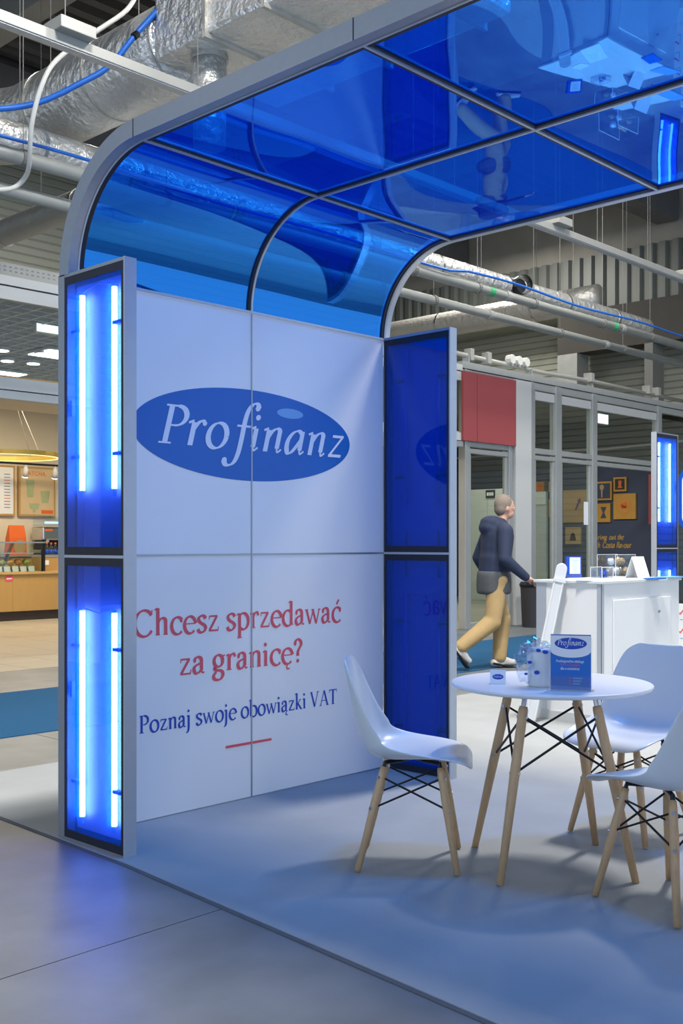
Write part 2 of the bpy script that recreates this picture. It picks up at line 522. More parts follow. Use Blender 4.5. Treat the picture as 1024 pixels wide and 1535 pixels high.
clear_glass = glass_mat('clear_glass', (0.84, 0.89, 0.87), 1.42, 0.0, 0.0)
acrylic_clear = glass_mat('clear_acrylic', (0.93, 0.95, 0.97), 1.45, 0.02, 0.02)
film = glass_mat('cellophane', (0.86, 0.90, 0.96), 1.5, 0.08, 0.05)
canopy_blue = glass_mat('canopy_blue_acrylic', (0.010, 0.24, 0.92), 1.36, 0.012, 0.0, (0.40, 0.75, 1.0), body=(0.001, 0.016, 0.55), bodyw=0.30, mirror=0.44, mcol=(0.006, 0.29, 0.88))
pillar_blue = glass_mat('pillar_blue_acrylic', (0.25, 0.40, 0.97), 1.40, 0.01, 0.0, (0.8, 0.9, 1.0), body=(0.0, 0.15, 0.62), bodyw=0.28, mirror=0.06, mcol=(0.05, 0.3, 1.0))
tube_on = emit_mat('tube_lamp_lit', (1.0, 0.92, 0.92), 32.0)
tube_dim = mat('tube_lamp_off', (0.25, 0.4, 0.75), 0.3)
lamp_glow = emit_mat('lamp_glow', (1.0, 0.95, 0.85), 6.0)
reflection_glow = emit_mat('reflection_glow', (0.85, 0.95, 1.0), 1.6)

# ------------------------------------------------------------------ floors
YF = 5.8                                     # plane of the shop front
fl = thing('floor', (0, 0, 0), kind='structure')
bx('floor_base', mat('joint_sealant', (.17, .175, .17), .8, 0, .2, 20), fl, -14, 20, -12, 16, -0.30, -0.012)
for (x0, x1, y0, y1) in ((-14, -0.8, -12, -1.1765), (-14, -0.8, -1.1715, 5.9), (-0.792, 20, -12, 5.9)):
    bx('floor_slab', concrete, fl, x0, x1, y0, y1, -0.2, 0.0)
# stand carpet: its edge runs just outside the lit pillar, very slightly skewed
cp = thing('floor_carpet', (0, 0, 0), kind='structure')
MB().prism([(-2.065, 1.5), (-2.125, -0.49), (-2.29, -2.42), (-2.60, -6.0), (6.6, -6.0), (6.6, 1.5)], X, Y, Z, (0, 0, 0), 0.006).build('felt', carpet_m, cp)
MB().prism([(-2.085, 1.5), (-2.145, -0.49), (-2.31, -2.42), (-2.62, -6.0), (-2.60, -6.0), (-2.29, -2.42), (-2.125, -0.49), (-2.065, 1.5)], X, Y, Z, (0, 0, 0), 0.003).build('edge_tape', joint_m, cp)
bc = thing('floor_aisle_carpet', (4, 3.5, 0), kind='structure')
bx('runner', blue_carpet, bc, -12, 17, 2.47, 4.45, 0.0, 0.006)
ft = thing('floor_tiled', (3, 9, 0), kind='structure')
bx('grout_bed', grout_m, ft, -6, 17, 5.9, 14.0, -0.2, -0.006)
t0 = MB().box(-.297, .297, -.297, .297, 0, .008).build('tile', tile_m, None, local=True)
COL.objects.unlink(t0)
for i in range(13):
    for j in range(13):
        t = t0.copy(); COL.objects.link(t); t.parent = ft
        t.location = Vector((-0.9 + i * .6, 6.2 + j * .6, -0.007)) - WP[ft.name]
bx('tile_field', tile_m, ft, 7.0, 16.6, 5.9, 14.0, -0.006, 0.0)
bpy.data.objects.remove(t0)

# ------------------------------------------------------------------ hall shell
wb = thing('wall_back', (3, 15, 0), kind='structure')
bx('backing', clad, wb, -14, 18.4, 15.06, 15.3, 0, 9.6)
prof = [(-.004, 0), (-.03, .02), (-.03, .135), (-.004, .16)]
b0 = MB().rings([[Vector((x, y, z)) for (y, z) in prof] for x in (-16.2, 16.2)], cap=True).build('cladding_board', clad, None, local=True)
COL.objects.unlink(b0)
for k in range(34):
    b = b0.copy(); COL.objects.link(b); b.parent = wb
    b.location = Vector((2.2, 15.06, 4.0 + k * .165)) - WP[wb.name]
bpy.data.objects.remove(b0)

wr = thing('wall_right', (18.2, 2, 0), kind='structure')
mb = MB()
pts = []
z = 0.0
while z < 7.2:
    pts += [(18.2, z), (18.17, z + .02), (18.17, z + .13), (18.2, z + .15)]; z += .15
mb.rings([[Vector((x, y, zz)) for (x, zz) in pts] for y in (-12, 15.1)], cap=False, closed=False)
mb.build('sandwich_panel', clad, wr)
bx('concrete_upstand', conc_beam, wr, 17.1, 18.3, -12, 15.1, 7.82, 9.6)
mb = MB()
pts = []
y = -12.0
while y < 15.0:
    pts += [(16.98, y), (16.98, y + .13), (17.06, y + .17), (17.06, y + .25)]; y += .30
mb.rings([[Vector((x, yy, zz)) for (x, yy) in pts] for zz in (6.6, 7.82)], cap=False, closed=False)
mb.build('corrugated_sheet', corr, wr)
bx('sheet_backing', clad, wr, 17.08, 18.2, -12, 15, 6.62, 7.82)
bm_ = tag(bx('concrete_beam', mat('beam_brown', (0.05, 0.046, 0.040), .85, 0, .25, 1.6, .2, 12, detail=8), None, 16.95, 17.5, -12, 9.57, 5.65, 6.6), 'brown-grey concrete beam under the corrugated sheet wall', 'beam')
for (y0, y1, m_, lab) in ((9.05, 9.57, pipe_m, 'grey column under the end of the concrete beam'), (7.17, 7.37, mat('column_dark', (.16, .16, .15), .7, 0, .1, 3), 'slim grey column under the concrete beam, nearer the shop front')):
    tag(bx('concrete_column', m_, None, 16.95, 17.45, y0, y1, 0, 5.65), lab, 'column', 'columns under the concrete beam')

cl = thing('ceiling', (2, 3, 9.6), kind='structure')
bx('roof_deck', roof_dark, cl, -14, 18.4, -12, 15.3, 9.6, 9.8)
mb = MB()
for k in range(62):
    y = 14.8 - k * .42
    mb.box(-14, 18, y, y + .18, 9.45, 9.6)
mb.build('deck_ribs', roof_dark, cl)
for x in (-3.4, -1.2, 1.0, 3.2, 6.5, 9.5, 12.5):
    bx('purlin', conc_beam, cl, x, x + .35, -12, 15, 8.75, 9.45)
for y in (12.2, 6.6, 0.0, -6):
    bx('girder', roof_dark, cl, -14, 17, y, y + .5, 8.2, 9.2)

# ------------------------------------------------------------------ shop front (cafe)
sf = thing('shopfront_frame', (6, YF, 0), 'grey aluminium shop front frame with transom rails behind the stand', 'shop front')
def member(x0, x1, z0, z1, d=.10, m_=facade_alu, nm='rail'):
    return bx(nm, m_, sf, x0, x1, YF - d / 2, YF + d / 2, z0, z1, bevel=.006)
def post(x, w=.13, z0=0.0, z1=3.92):
    member(x, x + w * .38, z0, z1, .13, nm='post')
    member(x + w * .43, x + w, z0, z1, .10, nm='post')
# left, open part
bx('header_board', facade_white, sf, -6, 8.3, YF - .05, YF + .05, 3.74, 3.87)
bx('header_board', facade_white, sf, -6, 8.3, YF - .06, YF + .05, 3.885, 3.975)
bx('shadow_gap', gasket, sf, -6, 8.3, YF - .03, YF + .05, 3.865, 3.89)
bx('header_board', facade_white, sf, -6, 8.3, YF - .05, YF + .06, 2.84, 2.96)
bx('header_board', facade_alu, sf, -6, 8.3, YF - .07, YF + .06, 2.745, 2.825)
bx('shadow_gap', gasket, sf, -6, 8.3, YF - .03, YF + .06, 2.82, 2.845)
bx('soffit_board', cream, sf, -6, 8.3, YF + .06, YF + .78, 2.75, 2.80)
bx('timber_bead', oak, sf, -6, 8.3, YF + .0, YF + .06, 2.96, 2.985)
bx('pane', clear_glass, sf, -6, 8.3, YF - .004, YF + .004, 2.985, 3.74)
# cable tray on top of the left header
tr = thing('cable_tray', (2, YF, 3.99), 'white perforated cable tray lying on the shop front header', 'cable tray')
bx('tray_web', tray_m, tr, -6, 8.2, YF + .0, YF + .012, 4.0, 4.12)
bx('tray_base', tray_m, tr, -6, 8.2, YF + .0, YF + .22, 3.99, 4.0)
mb = MB()
for k in range(75):
    x = -.6 + k * .062
    for zz in (4.035, 4.075):
        mb.box(x, x + .026, YF - .002, YF + .0, zz, zz + .014)
tag(mb.build('tray_slots', ink_grey, tr), kind='stuff')
# right, glazed part
bx('header_board', facade_alu, sf, 8.3, 16.4, YF - .06, YF + .06, 3.93, 4.03)
member(8.3, 16.4, 3.80, 3.92, .08)
post(8.36, .14); post(9.50, .12, 0, 2.86); post(10.12, .14); post(10.86, .20); post(12.03, .18); post(14.42, .18)
bx('column_board', facade_white, sf, 9.66, 10.10, YF - .08, YF + .08, 0, 3.9)
mb_red = []
for (x0, x1) in ((8.28, 8.62), (8.63, 9.655)):
    bx('red_board', red_panel, sf, x0, x1, YF - .09, YF - .05, 2.84, 3.88)
for (x0, x1, lo) in ((8.50, 9.50, False), (10.26, 10.86, True), (11.06, 12.03, True), (12.21, 14.42, True)):
    member(x0, x1, 2.66, 2.735, .08); member(x0, x1, 2.76, 2.85, .10)
    if lo:
        member(x0, x1, 3.64, 3.78, .06, facade_white)
        bx('pane', clear_glass, sf, x0, x1, YF - .004, YF + .004, 2.85, 3.64)
for (x0, x1) in ((8.50, 9.50), (10.26, 10.86), (11.06, 12.03)):
    member(x0, x0 + .05, 0.03, 2.66, .06, nm='stile'); member(x1 - .05, x1, 0.03, 2.66, .06, nm='stile')
    member(x0, x1, .0, .09, .08)
    bx('pane', clear_glass, sf, x0 + .05, x1 - .05, YF - .004, YF + .004, .09, 2.66)
mb = MB()
bx('pane', clear_glass, sf, 14.6, 16.4, YF - .004, YF + .004, .05, 3.7)
# thin conduit with junction boxes on top
cd = thing('conduit', (11, YF, 4.03), 'pale cable conduit with junction boxes along the glazed shop front top', 'conduit')
MB().tube([(8.3, YF + .05, 4.16), (10.6, YF + .05, 4.13), (12.2, YF + .05, 4.16), (16.3, YF + .05, 4.13)], .035, 8).build('tube', tray_m, cd, smooth=True)
for x in (8.55, 9.0):
    bx('junction_box', tray_m, cd, x, x + .09, YF - .03, YF + .11, 4.08, 4.26, bevel=.01)
for x in (12.0, 14.1, 14.45):
    bx('junction_box', tray_m, cd, x, x + .12, YF - .05, YF + .11, 4.12, 4.28, bevel=.01)
for x in (9.62, 9.82, 10.02):
    MB().rings([[Vector((x + .075 * math.cos(a), yy, 4.22 + .075 * math.sin(a))) for a in [k * math.pi / 4 for k in range(8)]] for yy in (YF - .06, YF + .05)]).build('round_socket', cable_white, cd)
for x in (8.5, 10.2, 12.1, 14.5):
    bx('bracket', facade_alu, cd, x, x + .03, YF - .02, YF + .1, 4.03, 4.14)

# cafe room
wc = tag(bx('wall_cafe_back', beige_wall, None, -6, 16.6, 14.0, 14.2, 0, 3.99), kind='structure')
wl = tag(bx('wall_cafe_end', beige_wall, None, -6.2, -6, 5.9, 14.2, 0, 3.99), kind='structure')
wn = thing('wall_cafe_right', (16.5, 10, 0), kind='structure')
bx('navy_face', navy_wall, wn, 16.5, 16.6, 5.9, 14.0, 0, 3.05)
bx('charcoal_band', black_wall, wn, 16.45, 16.6, 5.9, 14.0, 3.05, 3.99)
MB().tube([(16.42, 6, 3.42), (16.42, 8, 3.36), (16.42, 10, 3.40), (16.42, 14, 3.36)], .03, 8).build('wall_conduit', tray_m, wn, smooth=True)
cc = thing('ceiling_cafe', (5, 10, 4.3), kind='structure')
bx('ceiling_board', void_m, cc, -6, 16.6, 6.06, 14.0, 3.99, 4.02)
s1 = MB().box(-5.5, 5.5, -.012, .012, 0, .07).build('lattice_slat', slat_m, None, local=True)
s2 = MB().box(-.012, .012, -4.0, 4.0, 0, .07).build('lattice_slat', slat_m, None, local=True)
for s_ in (s1, s2): COL.objects.unlink(s_)
for k in range(34):
    s_ = s1.copy(); COL.objects.link(s_); s_.parent = cc; s_.location = Vector((3.5, 6.1 + k * .235, 3.87)) - WP[cc.name]
for k in range(47):
    s_ = s2.copy(); COL.objects.link(s_); s_.parent = cc; s_.location = Vector((-1.9 + k * .235, 10.0, 3.871)) - WP[cc.name]
bpy.data.objects.remove(s1); bpy.data.objects.remove(s2)
# round downlights in the lattice
for (u, v, lab) in ((3, 521, 'small lit downlight in the lattice ceiling at the picture edge, farther right row'), (11, 537, 'small lit downlight in the lattice ceiling, lowest near the picture edge'),
                    (63, 526, 'small lit downlight in the lattice ceiling just below the bright panel'), (50, 541, 'small lit downlight in the lattice ceiling, lowest of those beside the blue pillar')):
    p = at(u, v, 2, 3.85)
    d = thing('downlight', (p.x, p.y, 3.81), lab, 'downlight', 'downlights in the cafe ceiling')
    MB().lathe([(.10, 3.81), (.10, 3.85), (.085, 3.865)], 20, (p.x, p.y, 0)).build('trim_ring', facade_white, d, smooth=False)
    MB().lathe([(.085, 3.802), (.085, 3.809)], 20, (p.x, p.y, 0)).build('lens', lamp_glow, d)
for (u, v) in ((85, 530), (2, 560)):
    p = at(u, v, 2, 3.85)
    d = thing('ceiling_panel_light', (p.x, p.y, 3.84), 'square flush ceiling light %s' % ('beside the blue lit pillar' if u > 40 else 'at the left picture edge above the cafe'), 'ceiling light', 'flush panel lights in the cafe ceiling')
    bx('frame', facade_white, d, p.x - .3, p.x + .3, p.y - .3, p.y + .3, 3.84, 3.87)
    bx('diffuser', lamp_glow, d, p.x - .27, p.x + .27, p.y - .27, p.y + .27, 3.83, 3.839)
# glowing panels added in place of bright reflections in the cafe glazing
for (u0, u1, v0, v1, yy, lab) in ((54, 110, 483, 506, 7.2, 'glowing white panel standing in for a glass reflection, left of the blue pillar'), (896, 912, 619, 637, 6.9, 'glowing white panel standing in for a reflection in the glazed shop front')):
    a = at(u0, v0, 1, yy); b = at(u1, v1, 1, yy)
    d = thing('reflection_panel', ((a.x + b.x) / 2, yy, b.z), lab, 'reflection panel')
    bx('panel_back', facade_white, d, a.x, b.x, yy, yy + .05, b.z, a.z)
    bx('diffuser', reflection_glow, d, a.x + .01, b.x - .01, yy - .006, yy, b.z + .01, a.z - .01)
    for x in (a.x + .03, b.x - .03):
        MB().tube([(x, yy + .02, a.z), (x, yy + .02, 3.99)], .006, 6).build('added_rod', wire_m, d)
# warm cafe light
area('cafe_light_counter', (4.2, 11.0, 3.8), 2.5, 1.0, 180, (1.0, 0.82, 0.56))
area('cafe_light_front', (2.0, 8.2, 3.8), 2.5, 1.0, 40, (1.0, 0.85, 0.62))
area('cafe_light_right', (13.0, 8.6, 3.9), 2.0, 1.0, 75, (1.0, 0.93, 0.82))
area('cafe_light_door', (9.5, 9.0, 3.9), 1.5, 1.0, 55, (0.95, 1.0, 0.95))

# ------------------------------------------------------------------ exhibition stand: walls, canopy, lit pillars
XS, XL0, XR0 = -1.0165, -2.03, 0.0           # middle seam, left end, right end of the printed walls
HW, ZJ = 2.48, 1.2445                        # wall height, height of the horizontal joint
R_, L_ = 0.479, 1.2285
YB = -(2 * R_ + 2 * L_)                      # opposite wall of the portal


def printed_wall(name, y, sgn, label):
    """printed wall with its face at y, looking towards -sgn*Y"""
    w = thing(name, (XS, y, 0), label, 'exhibition wall')
    d = lambda a: (y + sgn * a)
    def b(nm, m_, x0, x1, a0, a1, z0, z1):
        ys = sorted((d(a0), d(a1)))
        return bx(nm, m_, w, x0, x1, ys[0], ys[1], z0, z1)
    for (x0, x1) in ((XL0, XS - .004), (XS + .004, XR0 - .004)):
        for (z0, z1) in ((.012, ZJ - .005), (ZJ + .005, HW - .008)):
            b('print_panel', white_print, x0, x1, 0, .02, z0, z1)
    b('batten', alu, XS - .004, XS + .004, -.003, .03, .0, HW)
    b('batten', alu, XL0, XR0, -.002, .03, ZJ - .005, ZJ + .005)
    b('top_profile', alu_light, XL0, XR0, -.004, .08, HW - .008, HW + .004)
    b('base_profile', alu, XL0, XR0, -.002, .08, .0, .012)
    b('frame_back', alu, XL0, XR0, .03, .08, .02, HW - .01)
    return w


w1 = printed_wall('exhibition_wall', 0.0, 1, 'white printed stand wall with blue oval logo and red headline')
yl = -.0016
el = MB().disc((XS - .005, -.0010, 1.85), X, Z, .735, .232, 96).build('logo_oval', logo_blue, w1)
lg = MB().disc((-.745, -.0016, 1.985), X, Z, .095, .026, 40).build('logo_highlight', logo_pale, w1)
text_mb('ProFinanz', (0, -.0022, 0), X, Z, -1.605, -.335, .27, 1.775, True, .105, .032, .24).build('logo_lettering', logo_white, w1)
text_mb('Chcesz sprzedawa\u0107', (0, yl, 0), X, Z, -1.745, -.355, .175, .868, T=.118, t=.05).build('headline_lettering', text_red, w1)
text_mb('za granic\u0119?', (0, yl, 0), X, Z, -1.475, -.655, .175, .668, T=.118, t=.05).build('headline_lettering', text_red, w1)
text_mb('Poznaj swoje obowi\u0105zki VAT', (0, yl, 0), X, Z, -1.71, -.39, .118, .418, T=.118, t=.05).build('subline_lettering', text_blue, w1)
MB().box(-1.19, -.88, yl - .0004, yl, .278, .291).build('red_dash', text_red, w1)

w2 = printed_wall('exhibition_wall', YB, -1, 'printed stand wall facing the logo wall, outside the picture to the right')
yb = YB + .0016
MB().disc((XS, YB + .0010, 1.85), X, Z, .735, .232, 96).build('logo_oval', logo_blue, w2)
text_mb('ProFinanz', (0, YB + .0022, 0), -X, Z, .335, 1.605, .27, 1.775, True, .085, .026, .24).build('logo_lettering', logo_white, w2)
text_mb('Profesjonalna obs\u0142uga', (0, yb, 0), -X, Z, .25, 1.80, .16, 1.10, T=.10, t=.042).build('headline_lettering', text_blue, w2)
text_mb('VAT w Europie', (0, yb, 0), -X, Z, .55, 1.48, .16, .90, T=.10, t=.042).build('headline_lettering', text_red, w2)
text_mb('dla e-commerce', (0, yb, 0), -X, Z, .53, 1.50, .16, .70, T=.10, t=.042).build('headline_lettering', text_blue, w2)

# canopy ------------------------------------------------------------
def cpt(s, off=0.0):
    """point of the portal's inner skin in (y, z); s 0..1 curve, 1..2 flat, 2..3 flat, 3..4 curve; off moves outwards"""
    if s <= 1:
        a = s * math.pi / 2
        return (-R_ + (R_ + off) * math.cos(a), HW + (R_ + off) * math.sin(a))
    if s <= 3:
        return (-R_ - (s - 1) * L_, HW + R_ + off)
    a = math.pi / 2 + (s - 3) * math.pi / 2
    return (-R_ - 2 * L_ + (R_ + off) * math.cos(a), HW + (R_ + off) * math.sin(a))


def svals(s0, s1, curve):
    n = 28 if curve else 22
    return [s0 + (s1 - s0) * i / n for i in range(n + 1)]


cy = thing('canopy', (XS, -R_ - L_, HW), 'blue glossy acrylic portal roof curving up from the printed wall', 'canopy')
XCOLS = ((-2.042, XS), (XS, 0.005))
for ci, (xa, xb) in enumerate(XCOLS):
    for si in range(4):
        curve = si in (0, 3)
        ss = svals(si, si + 1, curve)
        nx = 18
        rings = []
        for s in ss:
            row = []
            for k in range(nx + 1):
                x = xa + .004 + (xb - xa - .008) * k / nx
                t_ = (s - si)
                edge = math.sin(math.pi * k / nx) * math.sin(math.pi * t_)
                wv = noise.noise(Vector((x * 1.15 + 7.3 * ci, si * 5.1 + t_ * 1.35, 2.7))) * .011 * edge if not curve else noise.noise(Vector((x * 1.1 + 3 * ci, t_ * .8, 9.1))) * .004 * edge
                off = wv - (.004 * edge if not curve else 0)
                yy, zz = cpt(s, .012 + off)
                row.append(Vector((x, yy, zz)))
            rings.append(row)
        mb = MB().rings(rings, cap=False, closed=False)
        o = mb.build('curved_panel' if curve else 'roof_panel', canopy_blue, cy, smooth=True)


def ribbon(x0, x1, s0, s1, off0, off1, nm, m_):
    """bar following the portal outline between x0..x1"""
    ss = []
    for si in range(int(s0), int(math.ceil(s1))):
        ss += svals(max(s0, si), min(s1, si + 1), si in (0, 3))[(1 if ss else 0):]
    rings = []
    for s in ss:
        a = cpt(s, off0); b = cpt(s, off1)
        rings.append([Vector((x0, *a)), Vector((x1, *a)), Vector((x1, *b)), Vector((x0, *b))])
    return MB().rings(rings).build(nm, m_, cy, smooth=False)


ribbon(-2.087, -2.042, 0, 4, .0, .075, 'rim', alu)
ribbon(-2.042, -2.034, 0, 4, -.004, .03, 'rim_lip', alu_light)
ribbon(-2.034, -2.008, 0, 4, .002, .014, 'black_seal', gasket)
ribbon(.018, .055, 0, 4, .0, .06, 'rim', alu_light)
ribbon(.004, .018, 0, 4, -.002, .03, 'rim_lip', alu)
ribbon(-.014, .004, 0, 4, .004, .014, 'black_seal', gasket)
ribbon(XS - .006, XS + .006, 0, 4, -.004, .03, 'seam_profile', alu_light)
ribbon(XS - .020, XS - .006, 0, 4, .003, .014, 'black_seal', gasket)
ribbon(XS + .006, XS + .013, 0, 4, .003, .014, 'black_seal', gasket)
for s in (1, 2, 3):
    yy, zz = cpt(s)
    bx('seam_profile', alu_light, cy, -2.034, .004, yy - .006, yy + .006, zz - .003, zz + .03)
    bx('black_seal', gasket, cy, -2.034, .004, yy + .006, yy + .026, zz + .004, zz + .014)
    bx('black_seal', gasket, cy, -2.034, .004, yy - .016, yy - .006, zz + .004, zz + .014)
    bx('rim_joint', gasket, cy, -2.0882, -2.087, yy - .002, yy + .002, zz + .0, zz + .075)


def light_pillar(loc, length, rz, label, lit, back, depth=.06):
    """pillar of two glazed light boxes; local x = along the broad face, local y = thickness, z up"""
    p = thing('light_pillar', (0, 0, 0), label, 'light pillar', 'glazed pillars of the stand')
    D = depth
    def b(nm, m_, x0, x1, y0, y1, z0, z1, par=p):
        return bx(nm, m_, par, x0, x1, y0, y1, z0, z1)
    fb = back                                   # width of the rear upright on the broad face
    b('upright', alu_light, 0, .008, 0, D, 0, HW + .005)
    b('upright', alu, length - fb, length, 0, D, 0, HW + .005)
    b('end_cap', alu, .008, length - fb, .002, D - .002, HW - .010, HW + .005)
    b('end_cap', alu, .008, length - fb, .002, D - .002, 0, .012)
    b('joint_profile', alu_light, .008, length - fb, -.001, D + .001, ZJ - .006, ZJ + .006)
    for (z0, z1) in ((.012, ZJ - .006), (ZJ + .006, HW - .010)):
        xa, xb = .008, length - fb
        for ys in ((.0, .006), (D - .006, D)):
            b('seal', gasket, xa, xa + .016, ys[0], ys[1], z0, z1)
            b('seal', gasket, xb - .016, xb, ys[0], ys[1], z0, z1)
            b('seal', gasket, xa + .016, xb - .016, ys[0], ys[1], z1 - .035, z1)
            b('seal', gasket, xa + .016, xb - .016, ys[0], ys[1], z0, z0 + .035)
        fr = b('acrylic_front', pillar_blue, xa + .016, xb - .016, .0015, .0045, z0 + .035, z1 - .035)
        b('backing', white_lacquer, xa + .016, xb - .016, D - .0045, D - .0015, z0 + .035, z1 - .035)
        h_ = z1 - z0
        up = z0 > 1
        for xx in (length * .22, length * .70):
            t0_, t1_ = (z0 + .28, z1 - .09) if up else (z0 + .10, z1 - .23)
            tb = MB().tube([(xx, D * .45, t0_), (xx, D * .45, t1_)], .0125, 12).build('tube_lamp', tube_on if lit else tube_dim, p, smooth=True)
            for (za, zb) in ((t0_ - .03, t0_), (t1_, t1_ + .012)):
                MB().tube([(xx, D * .45, za), (xx, D * .45, zb)], .010, 10).build('tube_cap', white_plastic, tb)
            for zc in (t0_ + .14, t1_ - .16):
                xe = xx - .07 if xx < length * .5 else xx + .07
                b('tube_clip', ink_grey if lit else gasket, min(xx, xe), max(xx, xe), D * .45 - .012, D * .45 + .012, zc, zc + .014, tb)  # clips and bracket black when unlit: silhouettes put into the colour
            b('bracket', white_plastic if lit else gasket, xx - .006, xx + .006, D * .5, D * .6, (z0 + .04 if up else z1 - .13), (z0 + .12 if up else z1 - .04))
        zt = (z1 - .09) if up else (z1 - .23)
        MB().tube([(length * .22, D * .45, zt + .012), (length * .46, D * .45, zt + (.035 if up else -.005)), (length * .70, D * .45, zt + .012)], .003, 6).build('cable', cable_white, p)
        b('plug', ink_grey, xb - .03, xb - .018, D * .3, D * .6, z0 + h_ * .5, z0 + h_ * .5 + .07)
    p.location = loc
    p.rotation_euler = (0, 0, rz)
    return p


# local +x must run from the front edge to the wall (+Y): rotate 90 deg; local y then runs to -X, so mirror by choosing the corner
def pillar_xneg(x_face, y_front, length, label, lit, back):
    """broad glazed face looks to -X at x_face; front edge at y_front"""
    p = light_pillar((x_face, y_front, 0), length, math.pi / 2, label, lit, back)
    p.scale = (1, -1, 1)
    return p


pillar_xneg(-2.087, -.42, .502, 'blue light pillar with glowing white tubes at the left end of the logo wall', True, .05)
pillar_xneg(0.0, -.4845, .4845, 'unlit dark blue glazed pillar at the right end of the logo wall', False, .005)
pf = light_pillar((5.93, 1.37, 0), .50, 0, 'lit blue pillar behind the white counter at the right picture edge', True, .02)

# ------------------------------------------------------------------ white shell chairs
def make_chair():
    c = thing('shell_chair', (0, 0, 0))
    rows = [(.252, .404, .115, .000), (.250, .412, .162, .000), (.241, .426, .195, .000), (.215, .440, .216, .003), (.165, .4465, .225, .009), (.10, .447, .230, .020), (.02, .438, .233, .040),
            (-.075, .428, .233, .070), (-.140, .436, .231, .095), (-.182, .474, .229, .102), (-.206, .535, .226, .088), (-.220, .605, .220, .064),
            (-.233, .685, .208, .042), (-.246, .755, .189, .026), (-.257, .802, .160, .016), (-.264, .826, .105, .010)]
    nu = 13
    vs_, fs_ = [], []
    for i, (x, z, w, e) in enumerate(rows):
        a = rows[max(i - 1, 0)]; b = rows[min(i + 1, len(rows) - 1)]
        dx, dz = b[0] - a[0], b[1] - a[1]
        l = math.hypot(dx, dz)
        n = (dz / l, -dx / l)
        for k in range(nu):
            u = -1 + 2 * k / (nu - 1)
            lift = e * abs(u) ** 2.4
            vs_.append((x + n[0] * lift, w * math.sin(u * math.pi / 2 * .86) / math.sin(math.pi / 2 * .86), z + n[1] * lift))
    for i in range(len(rows) - 1):
        for k in range(nu - 1):
            fs_.append((i * nu + k, i * nu + k + 1, (i + 1) * nu + k + 1, (i + 1) * nu + k))
    sh = MB().add(vs_, fs_).build('seat_shell', white_plastic, c, smooth=True, local=True)
    md = sh.modifiers.new('thick', 'SOLIDIFY'); md.thickness = .009; md.offset = 0
    md = sh.modifiers.new('sub', 'SUBSURF'); md.levels = md.render_levels = 2
    apply_mods(sh)
    tops, feet = {}, {}
    for sx in (-1, 1):
        for sy in (-1, 1):
            T = Vector((.015 + sx * .112, sy * .105, .402)); F = Vector((.0 + sx * .195, sy * .190, .006))
            tops[sx, sy], feet[sx, sy] = T, F
            P = lambda t, T=T, F=F: T + (F - T) * t
            lg_ = MB().tube([P(0), P(.06), P(.35), P(1)], [.0125, .0155, .017, .0125], 12).build('leg', beech, c, smooth=True, local=True)
            d = Vector((sx, sy, 0)).normalized()
            for t in (.10, .40):
                MB().tube([P(t) - d * .0205, P(t) + d * .0205], .007, 8).build('screw', steel, lg_, local=True)
            MB().tube([P(.02), P(-.04), T + Vector((-sx * .03, -sy * .02, .018)), T + Vector((-sx * .07, -sy * .045, .020))], .009, 8).build('bracket', black_metal, lg_, local=True)
    def wire(a, ta, b, tb):
        pa = tops[a] + (feet[a] - tops[a]) * ta; pb = tops[b] + (feet[b] - tops[b]) * tb
        MB().tube([pa, pb], .0042, 6).build('brace_wire', black_metal, c, local=True)
    ring = [(-1, -1), (1, -1), (1, 1), (-1, 1)]
    for i in range(4):
        a, b = ring[i], ring[(i + 1) % 4]
        wire(a, .10, b, .40); wire(b, .10, a, .40)
    MB().tube([tops[-1, -1] + Vector((.03, .02, .018)), tops[1, 1] + Vector((-.03, -.02, .018))], .008, 8).build('mount_bar', black_metal, c, local=True)
    MB().tube([tops[-1, 1] + Vector((.03, -.02, .018)), tops[1, -1] + Vector((-.03, .02, .018))], .008, 8).build('mount_bar', black_metal, c, local=True)
    return c


chair = make_chair()
for i, (x, y, dx, dy, lab) in enumerate(((-1.300, -1.290, .60, -.80, 'white shell chair on wooden legs seen in profile before the logo wall'),
                                         (-.285, -1.73, -1.0, .05, 'white shell chair behind the round table, its seat facing the camera'),
                                         (-1.05, -2.315, .28, .96, 'white shell chair cut off by the right picture edge, nearest the camera'))):
    o = chair if i == 0 else copy_tree(chair)
    o.location = (x, y, .006)
    o.rotation_euler = (0, 0, math.atan2(dy, dx))
    tag(o, lab, 'chair', 'white chairs around the round table')

# ------------------------------------------------------------------ round table
TX, TY, TZ = -.945, -1.735, .74
tb = thing('round_table', (TX, TY, .006), 'round white table on four splayed wooden legs with black wire braces', 'table')
MB().lathe([(.0, TZ - .018), (.385, TZ - .018), (.397, TZ - .014), (.402, TZ - .006), (.400, TZ - .001), (.394, TZ), (.0, TZ)], 72, (TX, TY, 0)).build('tabletop', white_lacquer, tb, smooth=False)
lt, lf = [], []
for k in range(4):
    a = math.radians(2 + 90 * k)
    d = Vector((math.cos(a), math.sin(a), 0))
    T = Vector((TX, TY, .665)) + d * .205; F = Vector((TX, TY, .006)) + d * .370
    lt.append(T); lf.append(F)
    P = lambda t, T=T, F=F: T + (F - T) * t
    lg_ = MB().tube([P(0), P(.02), P(.4), P(1)], [.016, .019, .0195, .014], 14).build('leg', beech, tb, smooth=True)
    n = d.cross(Z)
    for t in (.06, .38):
        MB().tube([P(t) - n * .022, P(t) + n * .022], .007, 8).build('screw', steel, lg_)
    MB().tube([P(.05), P(-.04), Vector((TX, TY, TZ - .018)) + d * .19], .010, 8).build('metal_tube', steel, lg_)
